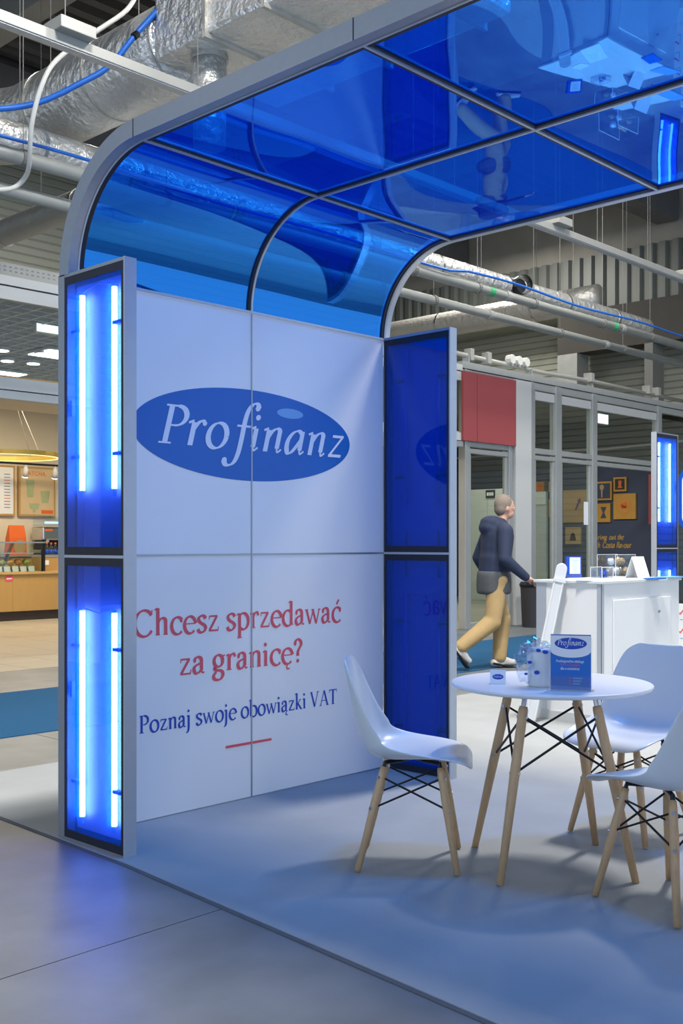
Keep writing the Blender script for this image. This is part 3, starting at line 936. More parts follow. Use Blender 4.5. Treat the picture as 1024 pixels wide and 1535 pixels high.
for k in range(4):
    j = (k + 1) % 4
    for (a, b) in ((k, j), (j, k)):
        pa = lt[a] + (lf[a] - lt[a]) * .06; pb = lt[b] + (lf[b] - lt[b]) * .38
        MB().tube([pa, pb], .005, 6).build('brace_wire', black_metal, tb)
MB().lathe([(.16, TZ - .026), (.16, TZ - .019)], 24, (TX, TY, 0)).build('mount_plate', black_metal, tb)


def frame3(front):
    """orthonormal (right, up, normal) for an upright card whose face looks along front (2D)"""
    n = Vector((front[0], front[1], 0)).normalized()
    return Z.cross(n), Z, n


# brochures in an acrylic holder
bl, br = Vector((-1.15, -1.865, TZ)), Vector((-1.078, -1.997, TZ))
bc_ = (bl + br) / 2
r_ = (br - bl).normalized(); n_ = Vector((r_.y, -r_.x, 0))
if n_.dot(CAM - bc_) < 0: n_ = -n_
hb = (br - bl).length / 2
bro = thing('brochure_holder', bc_, 'blue and white brochure stack in a clear holder on the round table', 'brochure holder')
M3 = Matrix((r_, n_, Z)).transposed()
blk = MB().obox(bc_ + Z * .108 - n_ * .012, (hb, .010, .105), M3).build('brochure_stack', bro_blue, bro)
fo = bc_ - n_ * .0018
arc = [(-hb, .21), (hb, .21), (hb, .152)] + [(hb * math.cos(t), .152 - .026 * math.sin(t)) for t in [math.pi * k / 14 for k in range(1, 14)]] + [(-hb, .152)]
MB().prism(arc, r_, Z, n_, fo, .0004).build('cover_band', paper, blk)
MB().disc(fo + n_ * .0008 + Z * .180, r_, Z, hb * .80, .022, 48).build('cover_logo', text_blue, blk)
text_mb('ProFinanz', fo + n_ * .0011, r_, Z, -hb * .66, hb * .66, .030, .173, True, .10, .035, .24).build('cover_logo_lettering', paper, blk)
text_mb('Profesjonalna obs\u0142uga', fo + n_ * .0008, r_, Z, -hb * .72, hb * .66, .0135, .108, T=.11, t=.06).build('cover_lettering', paper, blk)
text_mb('VAT w Europie', fo + n_ * .0008, r_, Z, -hb * .5, hb * .44, .0135, .094, T=.12, t=.07).build('cover_lettering', pink_ink, blk)
text_mb('dla e-commerce', fo + n_ * .0008, r_, Z, -hb * .5, hb * .44, .0135, .080, T=.11, t=.06).build('cover_lettering', paper, blk)
for k in range(3):
    zz = .045 - k * .0105
    MB().prism([(0, 0), (.006, 0), (.006, .006), (0, .006)], r_, Z, n_, fo + r_ * (-.006) + Z * zz, .0008).build('bullet_mark', pink_ink, blk)
    MB().prism([(.008, .001), (.044 - k * .005, .001), (.044 - k * .005, .005), (.008, .005)], r_, Z, n_, fo + Z * zz, .0008).build('bullet_line', logo_pale, blk)
h = bro
MB().obox(bc_ + n_ * .004 + Z * .028, (hb + .004, .001, .028), M3).build('holder_front', acrylic_clear, h)
MB().obox(bc_ - n_ * .026 + Z * .10, (hb + .004, .001, .10), M3).build('holder_back', acrylic_clear, h)
MB().obox(bc_ - n_ * .008 + Z * .0018, (hb + .012, .030, .0016), M3).build('holder_base', acrylic_clear, h)

# small folded logo card
cc0 = Vector((-1.128, -1.605, TZ))
cr, cu_, cn = frame3((CAM - cc0).to_2d())
card = thing('tent_card', cc0, 'tiny folded white card with blue oval logo on the table', 'card')
def tentcard(par, c, cr, cn, w, hgt, dep, m_, th=.0016):
    for s in (1, -1):
        a = c + cn * (s * dep); top = c + Z * hgt
        up = (top - a).normalized(); nn = cr.cross(up).normalized()
        MB().prism([(-w / 2, 0), (w / 2, 0), (w / 2, (top - a).length), (-w / 2, (top - a).length)], cr, up, nn, a, th).build('card_leaf', m_, par)
    a = c + cn * dep; top = c + Z * hgt
    up = (top - a).normalized(); nn = cr.cross(up).normalized()
    if nn.dot(cn) < 0: nn = -nn
    return a, up, nn
a_, up_, nn_ = tentcard(card, cc0, cr, cn, .062, .055, .022, paper)
MB().disc(a_ + up_ * .030 + nn_ * .0024, cr, up_, .022, .011, 32).build('card_logo', text_blue, card)
text_mb('ProFinanz', a_ + nn_ * .0028, cr, up_, -.017, .017, .009, .0275, True, .11, .05, .24).build('card_lettering', paper, card)

# white tub with a crumpled clear gift bag
tc_ = Vector((-1.075, -1.775, TZ))
tub = thing('sweets_tub', tc_, 'white tub wrapped in crumpled clear film beside the brochures', 'tub')
MB().lathe([(.0, TZ), (.048, TZ), (.053, TZ + .01), (.057, TZ + .10), (.058, TZ + .135), (.050, TZ + .150), (.030, TZ + .152), (.0, TZ + .152)], 28, tc_ - Z * TZ).build('tub_body', white_plastic, tub, smooth=True)
lv = (cam_ray(512, 814)).normalized(); left = Vector((lv.y, -lv.x, 0)) * -1
def crumple(c, rad, seed, amp, n=22, m=14):
    rings = []
    for i in range(m + 1):
        t = -math.pi / 2 + math.pi * (i + .05) / (m + .1)
        row = []
        for k in range(n):
            a = 2 * math.pi * k / n
            d = Vector((math.cos(t) * math.cos(a), math.cos(t) * math.sin(a), math.sin(t)))
            q = 1 + amp * noise.noise(d * 2.3 + Vector((seed, 0, 0))) + amp * .6 * noise.noise(d * 5.1 + Vector((0, seed, 3)))
            row.append(Vector(c) + Vector((d.x * rad[0], d.y * rad[1], d.z * rad[2])) * q)
        rings.append(row)
    return MB().rings(rings)
bag = crumple(tc_ + left * .055 + Z * .092, (.048, .048, .060), 3.1, .55).build('film_bag', film, tub)
crumple(tc_ + left * .015 + Z * .150, (.055, .045, .026), 8.4, .8).build('film_top', film, tub)
for (dl, z_, s_) in ((-.005, .140, .012), (.022, .146, .010), (.028, .060, .011), (.07, .055, .007), (.055, .10, .009)):
    p = tc_ + left * dl - lv * .054 + Z * z_
    MB().ell(p, (s_, s_, s_ * .7), 10, 6).build('blue_spot', text_blue, tub, smooth=True)

# ------------------------------------------------------------------ white counter
CX0, CX1, CY0, CY1, CH = 2.15, 3.34, -.165, .37, 1.03
ct = thing('stand_counter', ((CX0 + CX1) / 2, (CY0 + CY1) / 2, .006), 'white angular reception counter with locked cupboard door', 'counter')
bx('body', white_lacquer, ct, CX0, CX1, CY0, CY1, .07, CH - .02)
bx('plinth', facade_white, ct, CX0 - .012, CX1, CY0 - .012, CY1, .006, .07)
bx('corner_profile', alu_light, ct, CX0 - .006, CX0 + .03, CY0 - .006, CY0 + .03, .07, CH - .02)
bx('corner_profile', alu_light, ct, CX0 - .006, CX0 + .04, CY1 - .08, CY1 + .004, .07, CH - .02)
bx('seam', gasket, ct, CX0 - .0075, CX0 - .0045, CY0 - .0075, CY0 - .0045, .07, CH - .02)
bx('counter_top', mat('frosted_top', (.62, .65, .66), .25, 0, .03, 6), ct, CX0 - .02, CX1 + .01, CY0 - .02, CY1 + .02, CH - .02, CH, bevel=.003)
dr = bx('cupboard_door', white_lacquer, ct, CX0 + .16, CX1 - .16, CY0 - .012, CY0 - .001, .12, CH - .14, bevel=.003)
MB().rings([[Vector((2.98 + .011 * math.cos(a), yy, .78 + .011 * math.sin(a))) for a in [k * math.pi / 6 for k in range(12)]] for yy in (CY0 - .022, CY0 - .012)]).build('lock', steel, dr)

# leaning white board
p0, p1 = Vector((1.90, .27, .012)), Vector((2.10, .12, 1.155))
lean = thing('leaning_board', p0, 'narrow white board with rounded top leaning against the counter', 'board')
ax_ = (p1 - p0).normalized()
nb = (CAM - p0); nb.z = 0; nb = (nb - ax_ * nb.dot(ax_)).normalized()
sd = ax_.cross(nb).normalized()
ln = (p1 - p0).length
hw_ = .040
poly = [(-hw_, 0), (hw_, 0), (hw_, ln - .04)] + [(hw_ * math.cos(t), ln - .04 + .04 * math.sin(t)) for t in [math.pi * k / 10 for k in range(1, 10)]] + [(-hw_, ln - .04)]
MB().prism(poly, sd, ax_, nb, p0, .018).build('board', white_plastic, lean, bevel=.004)
for s in (-1, 1):
    MB().prism([(s * .030 - .004, .02), (s * .030 + .004, .02), (s * .030 + .004, ln - .14), (s * .030 - .004, ln - .14)], sd, ax_, nb, p0 + nb * .018, .006).build('raised_rib', white_lacquer, lean)
MB().prism([(-.042, ln - .14), (.05, ln - .14), (.05, ln - .115), (-.042, ln - .115)], sd, ax_, nb, p0 + nb * .016, .012).build('clip', white_plastic, lean)

# things on the counter
def on_counter(u, v):
    return at(u, v, 2, CH)
# blue framed sign
q0 = on_counter(853, 866)
sr, su, sn = frame3((-.62, -.78))
sg = thing('framed_sign', q0, 'small white leaflet in a blue stand on the counter', 'sign')
def oboxw(c, r, n, hx, hy, hz, nm, m_, par):
    Mx = Matrix((r, n, Z)).transposed()
    return MB().obox(c, (hx, hy, hz), Mx).build(nm, m_, par)
oboxw(q0 + Z * .085 + sr * .035, sr, sn, .062, .018, .082, 'stand_block', blue_gloss, sg)
oboxw(q0 + Z * .095 + sr * .042 + sn * .019, sr, sn, .043, .0015, .064, 'leaflet', paper, sg)
for k in range(6):
    oboxw(q0 + Z * (.135 - k * .015) + sr * .042 + sn * .0208, sr, sn, .030 - (k % 3) * .006, .0004, .002, 'print_line', logo_pale, sg)
oboxw(q0 + Z * .012 + sr * .035 + sn * .020, sr, sn, .062, .004, .012, 'clear_foot', acrylic_clear, sg)
# clear boxes with wrapped sweets
def clear_box(c, r, n, hx, hy, hz, label, contents):
    b = thing('clear_box', c, label, 'box', 'clear boxes on the counter')
    for (dc, h3, nm) in ((n * hy, (hx, .0015, hz), 'side'), (-n * hy, (hx, .0015, hz), 'side'), (r * hx, (.0015, hy, hz), 'side'), (-r * hx, (.0015, hy, hz), 'side')):
        MB().obox(c + dc + Z * hz, h3, Matrix((r, n, Z)).transposed()).build(nm, acrylic_clear, b)
    MB().obox(c + Z * .002, (hx, hy, .002), Matrix((r, n, Z)).transposed()).build('bottom', acrylic_clear, b)
    for s in (-1, 1):
        for t in (-1, 1):
            MB().obox(c + r * hx * s + n * hy * t + Z * hz, (.002, .002, hz), Matrix((r, n, Z)).transposed()).build('edge', white_lacquer, b)
        MB().obox(c + n * hy * s + Z * hz * 2, (hx, .002, .002), Matrix((r, n, Z)).transposed()).build('edge', white_lacquer, b)
    return b
fr_, fu_, fn_ = frame3((0, -1))
fr_ = -fr_ if fr_.x < 0 else fr_
qb = on_counter(934, 863)
clear_box(qb + fn_ * -.06, fr_, fn_, .165, .085, .088, 'large clear box holding wrapped biscuits on the counter', None)
bis = mat('biscuit', (.55, .36, .18), .7, 0, .2, 30)
k = 0
for (dx, dy, dz, s_) in ((-.115, .0, .042, .033), (-.038, -.02, .042, .034), (.040, .0, .042, .034), (.117, -.02, .042, .033), (-.075, .01, .118, .033), (.005, -.01, .120, .036), (.085, .0, .118, .033)):
    p = qb + Vector((dx, .06 + dy, dz))
    g = thing('wrapped_biscuit', p - Z * s_ * .8, ('film-wrapped biscuit in the clear counter box, ' + ('lower layer, leftmost', 'lower layer, second from left', 'lower layer, third from left', 'lower layer, rightmost', 'upper layer, leftmost', 'upper layer, middle one', 'upper layer, rightmost')[k]), 'biscuit', 'wrapped biscuits, ' + ('lower' if dz < .1 else 'upper') + ' layer')
    crumple(p, (s_, s_ * .7, s_ * .85), 11 + k * 2.7, .35, 14, 9).build('biscuit', bis if k % 3 != 1 else paper, g, smooth=True)
    crumple(p, (s_ * 1.12, s_ * .8, s_ * .98), 31 + k * 1.7, .5, 12, 8).build('wrapper', film, g)
    k += 1
qs = on_counter(899, 866)
clear_box(qs + fn_ * .02, fr_, fn_, .085, .05, .042, 'small clear box with a blue figure at the counter edge', None)
pg = thing('money_box', qs + fn_ * .02 + Z * .004, 'small shiny blue piggy bank in the clear box on the counter', 'money box')
pc = qs + fn_ * .02 + fr_ * .03
MB().ell(pc + Z * .034, (.034, .026, .026), 16, 10).build('body', blue_gloss, pg, smooth=True)
MB().ell(pc + Z * .038 - fr_ * .036, (.014, .013, .012), 12, 8).build('snout', blue_gloss, pg, smooth=True)
for s in (-1, 1):
    MB().tube([pc + Z * .055 - fr_ * .018 + Y * s * .012, pc + Z * .068 - fr_ * .024 + Y * s * .016], [.007, .002], 8).build('ear', blue_gloss, pg)
    for t in (-1, 1):
        MB().tube([pc + Z * .016 + fr_ * t * .018 + Y * s * .012, pc + Z * .004 + fr_ * t * .018 + Y * s * .012], .007, 8).build('leg', blue_gloss, pg)
# white tent card
qt = on_counter(966, 866)
tcd = thing('tent_card', qt, 'large blank white tent card standing on the counter', 'card')
tentcard(tcd, qt + Y * .06, fr_, fn_, .19, .165, .055, paper, .003)
# papers and leaflets
for (u, v, w_, d_, rz, m_, lab) in ((886, 870, .16, .07, .25, paper, 'loose white sheet lying on the counter before the clear boxes'), (866, 868.5, .06, .05, -.2, paper, 'white sheet lying on the counter by the blue stand'),
                                    (982, 868, .10, .05, .1, bro_blue, 'blue leaflet lying near the right end of the counter'), (1004, 866, .12, .06, -.1, logo_pale, 'pale blue folder lying at the right end of the counter')):
    p = on_counter(u, v)
    e = Euler((0, 0, rz)).to_matrix()
    tag(MB().obox(p + Z * .005, (w_, d_, .0045), e).build('leaflet', m_, None), lab, 'leaflet', 'papers on the counter')

# checklist board and rounded blue sign at the picture edge
pa = at(1016, 905, 0, 4.15)
cb = thing('checklist_board', (pa.x, pa.y - .3, .006), 'white board with red tick marks right of the counter, cut off', 'board')
bx('board', white_lacquer, cb, pa.x, pa.x + .04, pa.y - .75, pa.y, .006, pa.z)
for k in range(3):
    zz = at(1020, 918 + k * 28, 0, 4.15).z
    yy = at(1018, 918, 0, 4.15).y
    bx('tick_box', logo_pale, cb, pa.x - .001, pa.x, yy - .055, yy - .01, zz - .065, zz - .058)
    bx('tick_box', logo_pale, cb, pa.x - .001, pa.x, yy - .055, yy - .049, zz - .06, zz + .01)
    MB().prism([(0, .012), (.012, 0), (.05, .045), (.042, .05), (.013, .016), (.006, .02)], -Y, Z, -X, (pa.x - .001, yy - .0, zz - .02), .001).build('tick_mark', text_red, cb)
pa = at(1017, 702, 0, 5.4); pb = at(1017, 795, 0, 5.4)
bs = thing('rounded_sign', (pa.x, pa.y - .3, .006), 'white sign with rounded blue rim standing at the right picture edge', 'sign')
hh = pa.z - pb.z
def rrect(w, h_, r, n=6):
    pts = []
    for (cx, cy_, a0) in ((w - r, r, -90), (w - r, h_ - r, 0), (r, h_ - r, 90), (r, r, 180)):
        pts += [(cx + r * math.cos(math.radians(a0 + 90 * k / n)), cy_ + r * math.sin(math.radians(a0 + 90 * k / n))) for k in range(n + 1)]
    return pts
MB().prism(rrect(.6, hh, .12), -Y, Z, X, (pa.x, pa.y, pb.z), .04).build('rim', blue_gloss, bs)
MB().prism(rrect(.52, hh - .10, .08), -Y, Z, -X, (pa.x, pa.y - .04, pb.z + .05), .002).build('face', paper, bs)
bx('post', alu_light, bs, pa.x + .005, pa.x + .035, pa.y - .33, pa.y - .27, .006, pb.z + .02)
bx('foot', alu_light, bs, pa.x - .15, pa.x + .19, pa.y - .45, pa.y - .15, .006, .02)

# dark waste bin by the shop front
pb_ = at(800, 940, 2, 0)
wbn = thing('waste_bin', (9.55, 5.3, 0), 'dark grey waste bin standing by the shop front', 'bin')
MB().lathe([(.0, .0), (.19, .0), (.215, .62), (.0, .62)], 24, (9.55, 5.3, 0)).build('bin_body', mat('bin_dark', (.03, .027, .032), .5), wbn, smooth=False)
MB().lathe([(.225, .62), (.235, .66), (.21, .70), (.0, .72)], 24, (9.55, 5.3, 0)).build('bin_lid', black_metal, wbn)

# ------------------------------------------------------------------ overhead services
def rods(par, pts, ztop, m_=wire_m, r=.0045):
    for (x, y, z) in pts:
        MB().tube([(x, y, z), (x, y, ztop)], r, 5, cap=False).build('hanger_rod', m_, par)

lt_ = thing('lighting_trunking', (3, 2.88, 4.97), 'long white lighting trunking hanging across the hall on thin rods', 'trunking')
bx('trunk', tray_m, lt_, -6, 15, 2.83, 2.93, 4.97, 5.05, bevel=.004)
bx('lid_strip', alu_light, lt_, -6, 15, 2.84, 2.92, 4.962, 4.97)
for x in (-.42, 6.2, 9.6):
    bx('driver_box', tray_m, lt_, x, x + .30, 2.74, 2.98, 5.05, 5.14, bevel=.006)
rods(lt_, [(x, 2.88, 5.05) for x in (-2.8, -.30, .95, 4.4, 6.35, 7.3, 8.6, 9.75, 11.5)], 9.6)

for (y, z, r, nm, lab, xs) in ((4.95, 4.88, .070, 'sprinkler_pipe', 'upper grey pipe with a blue cable running above the shop front', (.55, 2.2, 6.2, 7.6, 9.0, 11.0, 12.6)),
                               (5.25, 4.65, .062, 'sprinkler_pipe', 'lower grey pipe running above the shop front', (.4, 5.9, 7.0, 10.2, 12.2))):
    pp = thing(nm, (4, y, z), lab, 'pipe', 'pipes above the shop front')
    MB().tube([(-8, y, z), (16.8, y, z)], r, 14).build('pipe', pipe_m, pp, smooth=True)
    for x in xs:
        MB().tube([(x - .03, y, z), (x + .03, y, z)], r + .012, 14).build('clamp', wire_m, pp)
    for x in (1.75, 5.2, 8.3, 11.6):
        MB().tube([(x - .05, y, z), (x + .05, y, z)], r + .009, 14).build('coupling', pipe_m, pp)
    rods(pp, [(x, y, z + r) for x in xs], 9.6)
    if r > .065:
        for x in (7.9, 11.35):
            MB().tube([(x - .06, y, z), (x + .06, y, z)], r + .003, 14).build('green_band', mat('band_green', (.05, .35, .15), .6), pp)
blc = []
for k in range(60):
    x = -7.5 + k * .41
    blc.append((x, 4.87 - .02 * math.sin(x), 4.985 + .02 * math.sin(x * 1.7) + (.05 if x > 7 else 0)))
tag(MB().tube(blc, .018, 8).build('blue_cable', hose_blue, None, smooth=True), 'thin blue cable lying along the upper grey pipe', 'cable')

def duct_thing(name, loc, label):
    return thing(name, loc, label, 'duct', 'ventilation ducts under the hall roof')

# long straight duct along the shop front
dk = duct_thing('foil_duct', (4, 5.62, 5.1), 'long silver foil duct above the shop front ending in a cap')
MB().tube([(-7 + k * .6, 5.62, 5.28) for k in range(35)] + [(13.7, 5.62, 5.28), (13.76, 5.62, 5.28)], [.19 if k < 20 else .165 for k in range(35)] + [.165, .13], 20).build('duct_shell', foil, dk, smooth=True)
for x in (-.2, 1.1, 2.3, 6.0, 7.5, 9.2, 10.9, 12.5):
    MB().tube([(x - .02, 5.62, 5.28), (x + .02, 5.62, 5.28)], .198 if x < 5 else .172, 20).build('band', steel, dk)
noz = MB().tube([(9.35, 5.45, 5.28), (9.28, 5.30, 5.28)], [.15, .15], 20, cap=False).build('outlet_ring', black_metal, dk)
MB().tube([(9.345, 5.44, 5.28), (9.335, 5.42, 5.28)], [.11, .11], 20).build('outlet_dark', gasket, dk)
rods(dk, [(x, 5.62, 5.44) for x in (.9, 6.4, 8.6, 11.2, 13.0)], 9.6)

# big duct running towards the camera with a bend
bd = duct_thing('foil_duct', (1.55, 5, 5.5), 'thick crinkled silver duct with a bend at the top left')
path, rr = [], []
for k in range(9):
    a = math.radians(90 * k / 8)
    path.append((1.55 - .75 + .75 * math.cos(a) if False else 1.60 - .8 * (1 - math.cos(a)), 6.5 + .8 * math.sin(a), 5.95)); rr.append(.40)
pre = [(1.60, 3.86 + k * .27, 5.95) for k in range(10)]
post_ = [(.8 - .4 * k, 7.3, 5.95) for k in range(1, 12)]
MB().tube(pre + path + post_, .40, 28).build('duct_shell', foil, bd, smooth=True)
for y in (3.9, 5.0, 6.1):
    MB().tube([(1.60, y - .012, 5.95), (1.60, y + .012, 5.95)], .408, 28).build('band', foil2, bd)
rods(bd, [(1.6, 4.6, 6.35), (1.6, 6.2, 6.35)], 9.6)
# box duct
bp_ = duct_thing('box_duct', (2.0, 1, 5.7), 'large foil covered box duct at the top with a round branch')
bx('box_shell', foil, bp_, 1.22, 2.75, 1.0, 3.85, 5.66, 6.65, bevel=.05)
for y in (3.1, 2.35, 1.3):
    bx('flange', foil2, bp_, 1.19, 2.78, y - .02, y + .02, 5.63, 6.68)
MB().tube([(1.52, 3.42, 4.85), (1.52, 3.42, 5.25), (1.52, 3.42, 5.68)], [.145, .15, .155], 20).build('round_branch', foil, bp_, smooth=True)
MB().tube([(1.52, 3.42, 5.62), (1.52, 3.42, 5.66)], .17, 20).build('collar', foil2, bp_)
rods(bp_, [(1.3, 2.6, 6.6), (2.6, 2.6, 6.6), (1.3, 1.2, 6.6)], 9.6)
# two ducts running away to the back wall
d3 = duct_thing('foil_duct', (2.6, 9, 5.3), 'dull foil duct low behind the left side of the canopy')
MB().tube([(2.62, 5.9 + k * .8, 5.42) for k in range(12)], .17, 18).build('duct_shell', foil2, d3, smooth=True)
rods(d3, [(2.62, 8.1, 5.58), (2.62, 10.6, 5.58)], 9.6)
for y in (7.2, 9.0): MB().tube([(2.62, y - .02, 5.42), (2.62, y + .02, 5.42)], .178, 18).build('band', steel, d3)
d4 = duct_thing('foil_duct', (13.6, 8, 6.0), 'dull foil duct high behind the pipes, right of the canopy')
MB().tube([(13.7, 6.6 + k * .8, 6.0) for k in range(11)], .26, 18).build('duct_shell', foil2, d4, smooth=True)
for y in (8.0, 10.4): MB().tube([(13.7, y - .02, 6.0), (13.7, y + .02, 6.0)], .268, 18).build('band', steel, d4)
rods(d4, [(13.7, 8.0, 6.25)], 9.6)

# blue hose and white flex at the top left
def spl3(pts, n=6):
    out = []
    for i in range(len(pts) - 1):
        q = [Vector(pts[max(0, min(len(pts) - 1, j))]) for j in (i - 1, i, i + 1, i + 2)]
        for k in range(n):
            t = k / n
            out.append(.5 * (2 * q[1] + (q[2] - q[0]) * t + (2 * q[0] - 5 * q[1] + 4 * q[2] - q[3]) * t * t + (-q[0] + 3 * q[1] - 3 * q[2] + q[3]) * t ** 3))
    out.append(Vector(pts[-1]))
    return out
hp = [at(u, v, 1, y) for (u, v, y) in ((-60, 158, 4.6), (0, 163, 4.55), (60, 153, 4.4), (120, 125, 4.2), (165, 98, 4.05), (205, 50, 3.9), (250, 0, 3.8), (300, -60, 3.7))]
hs = thing('blue_hose', hp[1], 'sagging blue hose tied below the big foil duct', 'hose')
MB().tube(spl3(hp), .026, 10).build('hose', hose_blue, hs, smooth=True)
MB().tube([at(203, 53, 1, 3.9) - Vector((.02, 0, .02)), at(203, 53, 1, 3.9) + Vector((.02, 0, .02))], .034, 10).build('tie', black_metal, hs)
wp_ = [at(u, v, 1, y) for (u, v, y) in ((-30, 284, 4.85), (15, 283, 4.85), (36, 268, 4.8), (44, 245, 4.6), (47, 190, 4.4), (62, 130, 4.3), (85, 90, 4.3), (140, 50, 4.3), (190, 15, 4.3), (210, -20, 4.3))]
tag(MB().tube(spl3(wp_), .022, 8).build('white_flex', cable_white, None, smooth=True), 'white flexible conduit hanging in front of the foil duct', 'conduit')

# ------------------------------------------------------------------ cafe interior, left
BY = 13.96
def poster(x0, x1, z0, z1, label, face):
    p = thing('menu_poster', ((x0 + x1) / 2, BY, z0), label, 'poster', 'posters on the cafe wall')
    bx('frame', oak, p, x0, x1, BY - .04, BY + .03, z0, z1)
    bx('sheet', face, p, x0 + .035, x1 - .035, BY - .044, BY - .040, z0 + .035, z1 - .035)
    return p
ps = poster(4.75, 5.56, 1.80, 2.72, 'pale menu poster on the cafe wall at the left picture edge', paper)
for k in range(12):
    bx('price_line', orange_ink if k in (2, 8) else ink_grey, ps, 5.34, 5.46, BY - .046, BY - .044, 2.55 - k * .055, 2.565 - k * .055)
for k in range(7):
    bx('menu_line', ink_grey, ps, 4.85, 5.05 + .05 * (k % 3), BY - .046, BY - .044, 2.5 - k * .09, 2.515 - k * .09)
pm = poster(5.64, 6.40, 1.80, 2.72, 'tan drinks poster with green drinks beside the blue pillar', mat('poster_tan', (.62, .46, .26), .6, 0, .15, 3))
fontmesh('MATCHA', 'poster_heading', orange_ink, pm, (5.73, BY - .046, 2.56), (math.pi / 2, 0, 0), .11)
green = mat('matcha_green', (.38, .42, .22), .6, 0, .15, 20)
def taper(x, w0, w1, z0, z1, m_, nm, par):
    MB().prism([(-w0 / 2, 0), (w0 / 2, 0), (w1 / 2, z1 - z0), (-w1 / 2, z1 - z0)], X, Z, -Y, (x, BY - .044, z0), .003).build(nm, m_, par)
taper(5.87, .12, .18, 2.15, 2.48, green, 'printed_glass', pm)
taper(6.18, .13, .20, 2.05, 2.28, green, 'printed_glass', pm)
MB().prism([(-.03, 0), (.03, 0), (.02, .05), (.09, .08), (.11, .17), (-.11, .17), (-.09, .08), (-.02, .05)], X, Z, -Y, (5.95, BY - .047, 1.87), .003).build('printed_bowl', green, pm)
bx('printed_band', orange_ink, pm, 6.10, 6.35, BY - .047, BY - .044, 1.85, 1.92)
# ring lamp, track spots
rg = thing('ring_lamp', (4.1, 11.5, 2.68), 'large golden ring pendant lamp hanging in the cafe', 'pendant lamp')
brass = mat('brass', (.50, .36, .08), .35, .5, .05, 10)
def torus_rect(cx, cy, r, w, z0, z1, n=48):
    rings = []
    for k in range(n + 1):
        a = 2 * math.pi * k / n
        rings.append([Vector((cx + q * math.cos(a), cy + q * math.sin(a), z)) for (q, z) in ((r, z0), (r + w, z0), (r + w, z1), (r, z1))])
    return MB().rings(rings, cap=False)
torus_rect(4.1, 11.5, .72, .04, 2.66, 2.73).build('ring', brass, rg)
torus_rect(4.1, 11.5, .725, .03, 2.652, 2.66).build('light_strip', emit_mat('warm_strip', (1, .75, .3), 1.6), rg)
for a in (.6, 2.7, 4.8):
    MB().tube([(4.1 + .74 * math.cos(a), 11.5 + .74 * math.sin(a), 2.73), (4.1, 11.5, 3.845)], .004, 5).build('suspension_wire', wire_m, rg)
tk = thing('spot_track', (5.6, 13.3, 2.70), 'dark lamp track with small spotlights above the cafe posters', 'spot track')
bx('track', black_metal, tk, 4.0, 7.0, 13.28, 13.32, 2.70, 2.735)
for x in (5.42, 6.02):
    sp = MB().tube([(x, 13.3, 2.70), (x, 13.3, 2.62), (x + .02, 13.36, 2.50)], [.015, .05, .055], 12).build('spot_head', white_plastic, tk, smooth=True)
    MB().tube([(x + .021, 13.363, 2.495), (x + .0215, 13.366, 2.49)], .05, 12).build('lens', lamp_glow, sp)
for x in (4.2, 6.8): MB().tube([(x, 13.3, 2.735), (x, 13.3, 3.87)], .005, 5).build('suspension_wire', wire_m, tk)
# counter
kc = thing('cafe_counter', (5, 12.7, 0), 'light wooden cafe counter with dark plinth', 'counter')
for k in range(6):
    bx('front_panel', oak, kc, 2.6 + k * 1.0, 3.597 + k * 1.0, 12.30, 12.33, .16, .78)
bx('counter_top', mat('oak_top', (.52, .34, .13), .4, 0, .06, 5), kc, 2.6, 8.6, 12.27, 13.2, .78, .82)
bx('plinth', mat('plinth_dark', (.035, .022, .018), .6), kc, 2.6, 8.6, 12.34, 13.2, 0, .16)
bx('carcass', oak, kc, 2.6, 8.6, 12.34, 13.15, .16, .78)
bx('red_label', text_red, kc, 4.46, 4.60, 12.294, 12.30, .67, .76)
bx('label_print', paper, kc, 4.48, 4.58, 12.292, 12.294, .70, .72)
# display case
dc_ = thing('display_case', (4.2, 12.6, .82), 'glass pastry display case on the cafe counter', 'display case')
bx('post', black_metal, dc_, 5.16, 5.21, 12.30, 12.35, .82, 1.31)
bx('top_rail', alu, dc_, 2.7, 5.21, 12.29, 12.33, 1.30, 1.325)
bx('front_glass', clear_glass, dc_, 2.7, 5.16, 12.305, 12.311, .82, 1.30)
bx('shelf', alu_light, dc_, 2.7, 5.15, 12.55, 12.95, 1.12, 1.135)
bx('riser', alu_light, dc_, 4.1, 5.14, 12.52, 12.80, .82, .915)
MB().prism([(0, 0), (.05, 0), (.28, .48), (.23, .48)], X, Z, Y, (4.70, 12.9, .84), .04).build('side_bracket', mat('brown_wood', (.13, .05, .02), .5), dc_)
# pastries and tags
pst = [mat('pastry_a', (.55, .28, .05), .6, 0, .3, 25), mat('pastry_b', (.45, .18, .03), .6, 0, .3, 25), mat('pastry_c', (.35, .34, .06), .6, 0, .4, 30)]
kinds = ('golden', 'brown', 'green-topped')
for k in range(12):
    row, i = divmod(k, 6)
    x = 4.25 + i * .155 + row * .03
    z = .815 + row * .10
    p = Vector((x, 12.44 + row * .21, z))
    tag(crumple(p + Z * .06, (.066, .055, .052), 50 + k * 3.3, .4, 14, 9).build('pastry', pst[k % 3], None, smooth=True),
        '%s pastry in the %s row of the cafe display, %s' % (kinds[k % 3], 'back' if row else 'front', ('at the picture edge', 'second from the picture edge', 'third from the picture edge', 'third from the black post', 'second from the black post', 'nearest the black post')[i]), 'pastry', 'pastries in the display case')
for k in range(5):
    x = 4.38 + k * .15
    tag(MB().obox((x, 12.36, .865), (.055, .004, .045), Euler((-.25, 0, 0)).to_matrix()).build('price_tag', paper, None), 'white price tag in the pastry display, %s' % ('at the picture edge', 'second from the picture edge', 'middle of five', 'second from the black post', 'nearest the black post')[k], 'price tag', 'price tags in the display case')
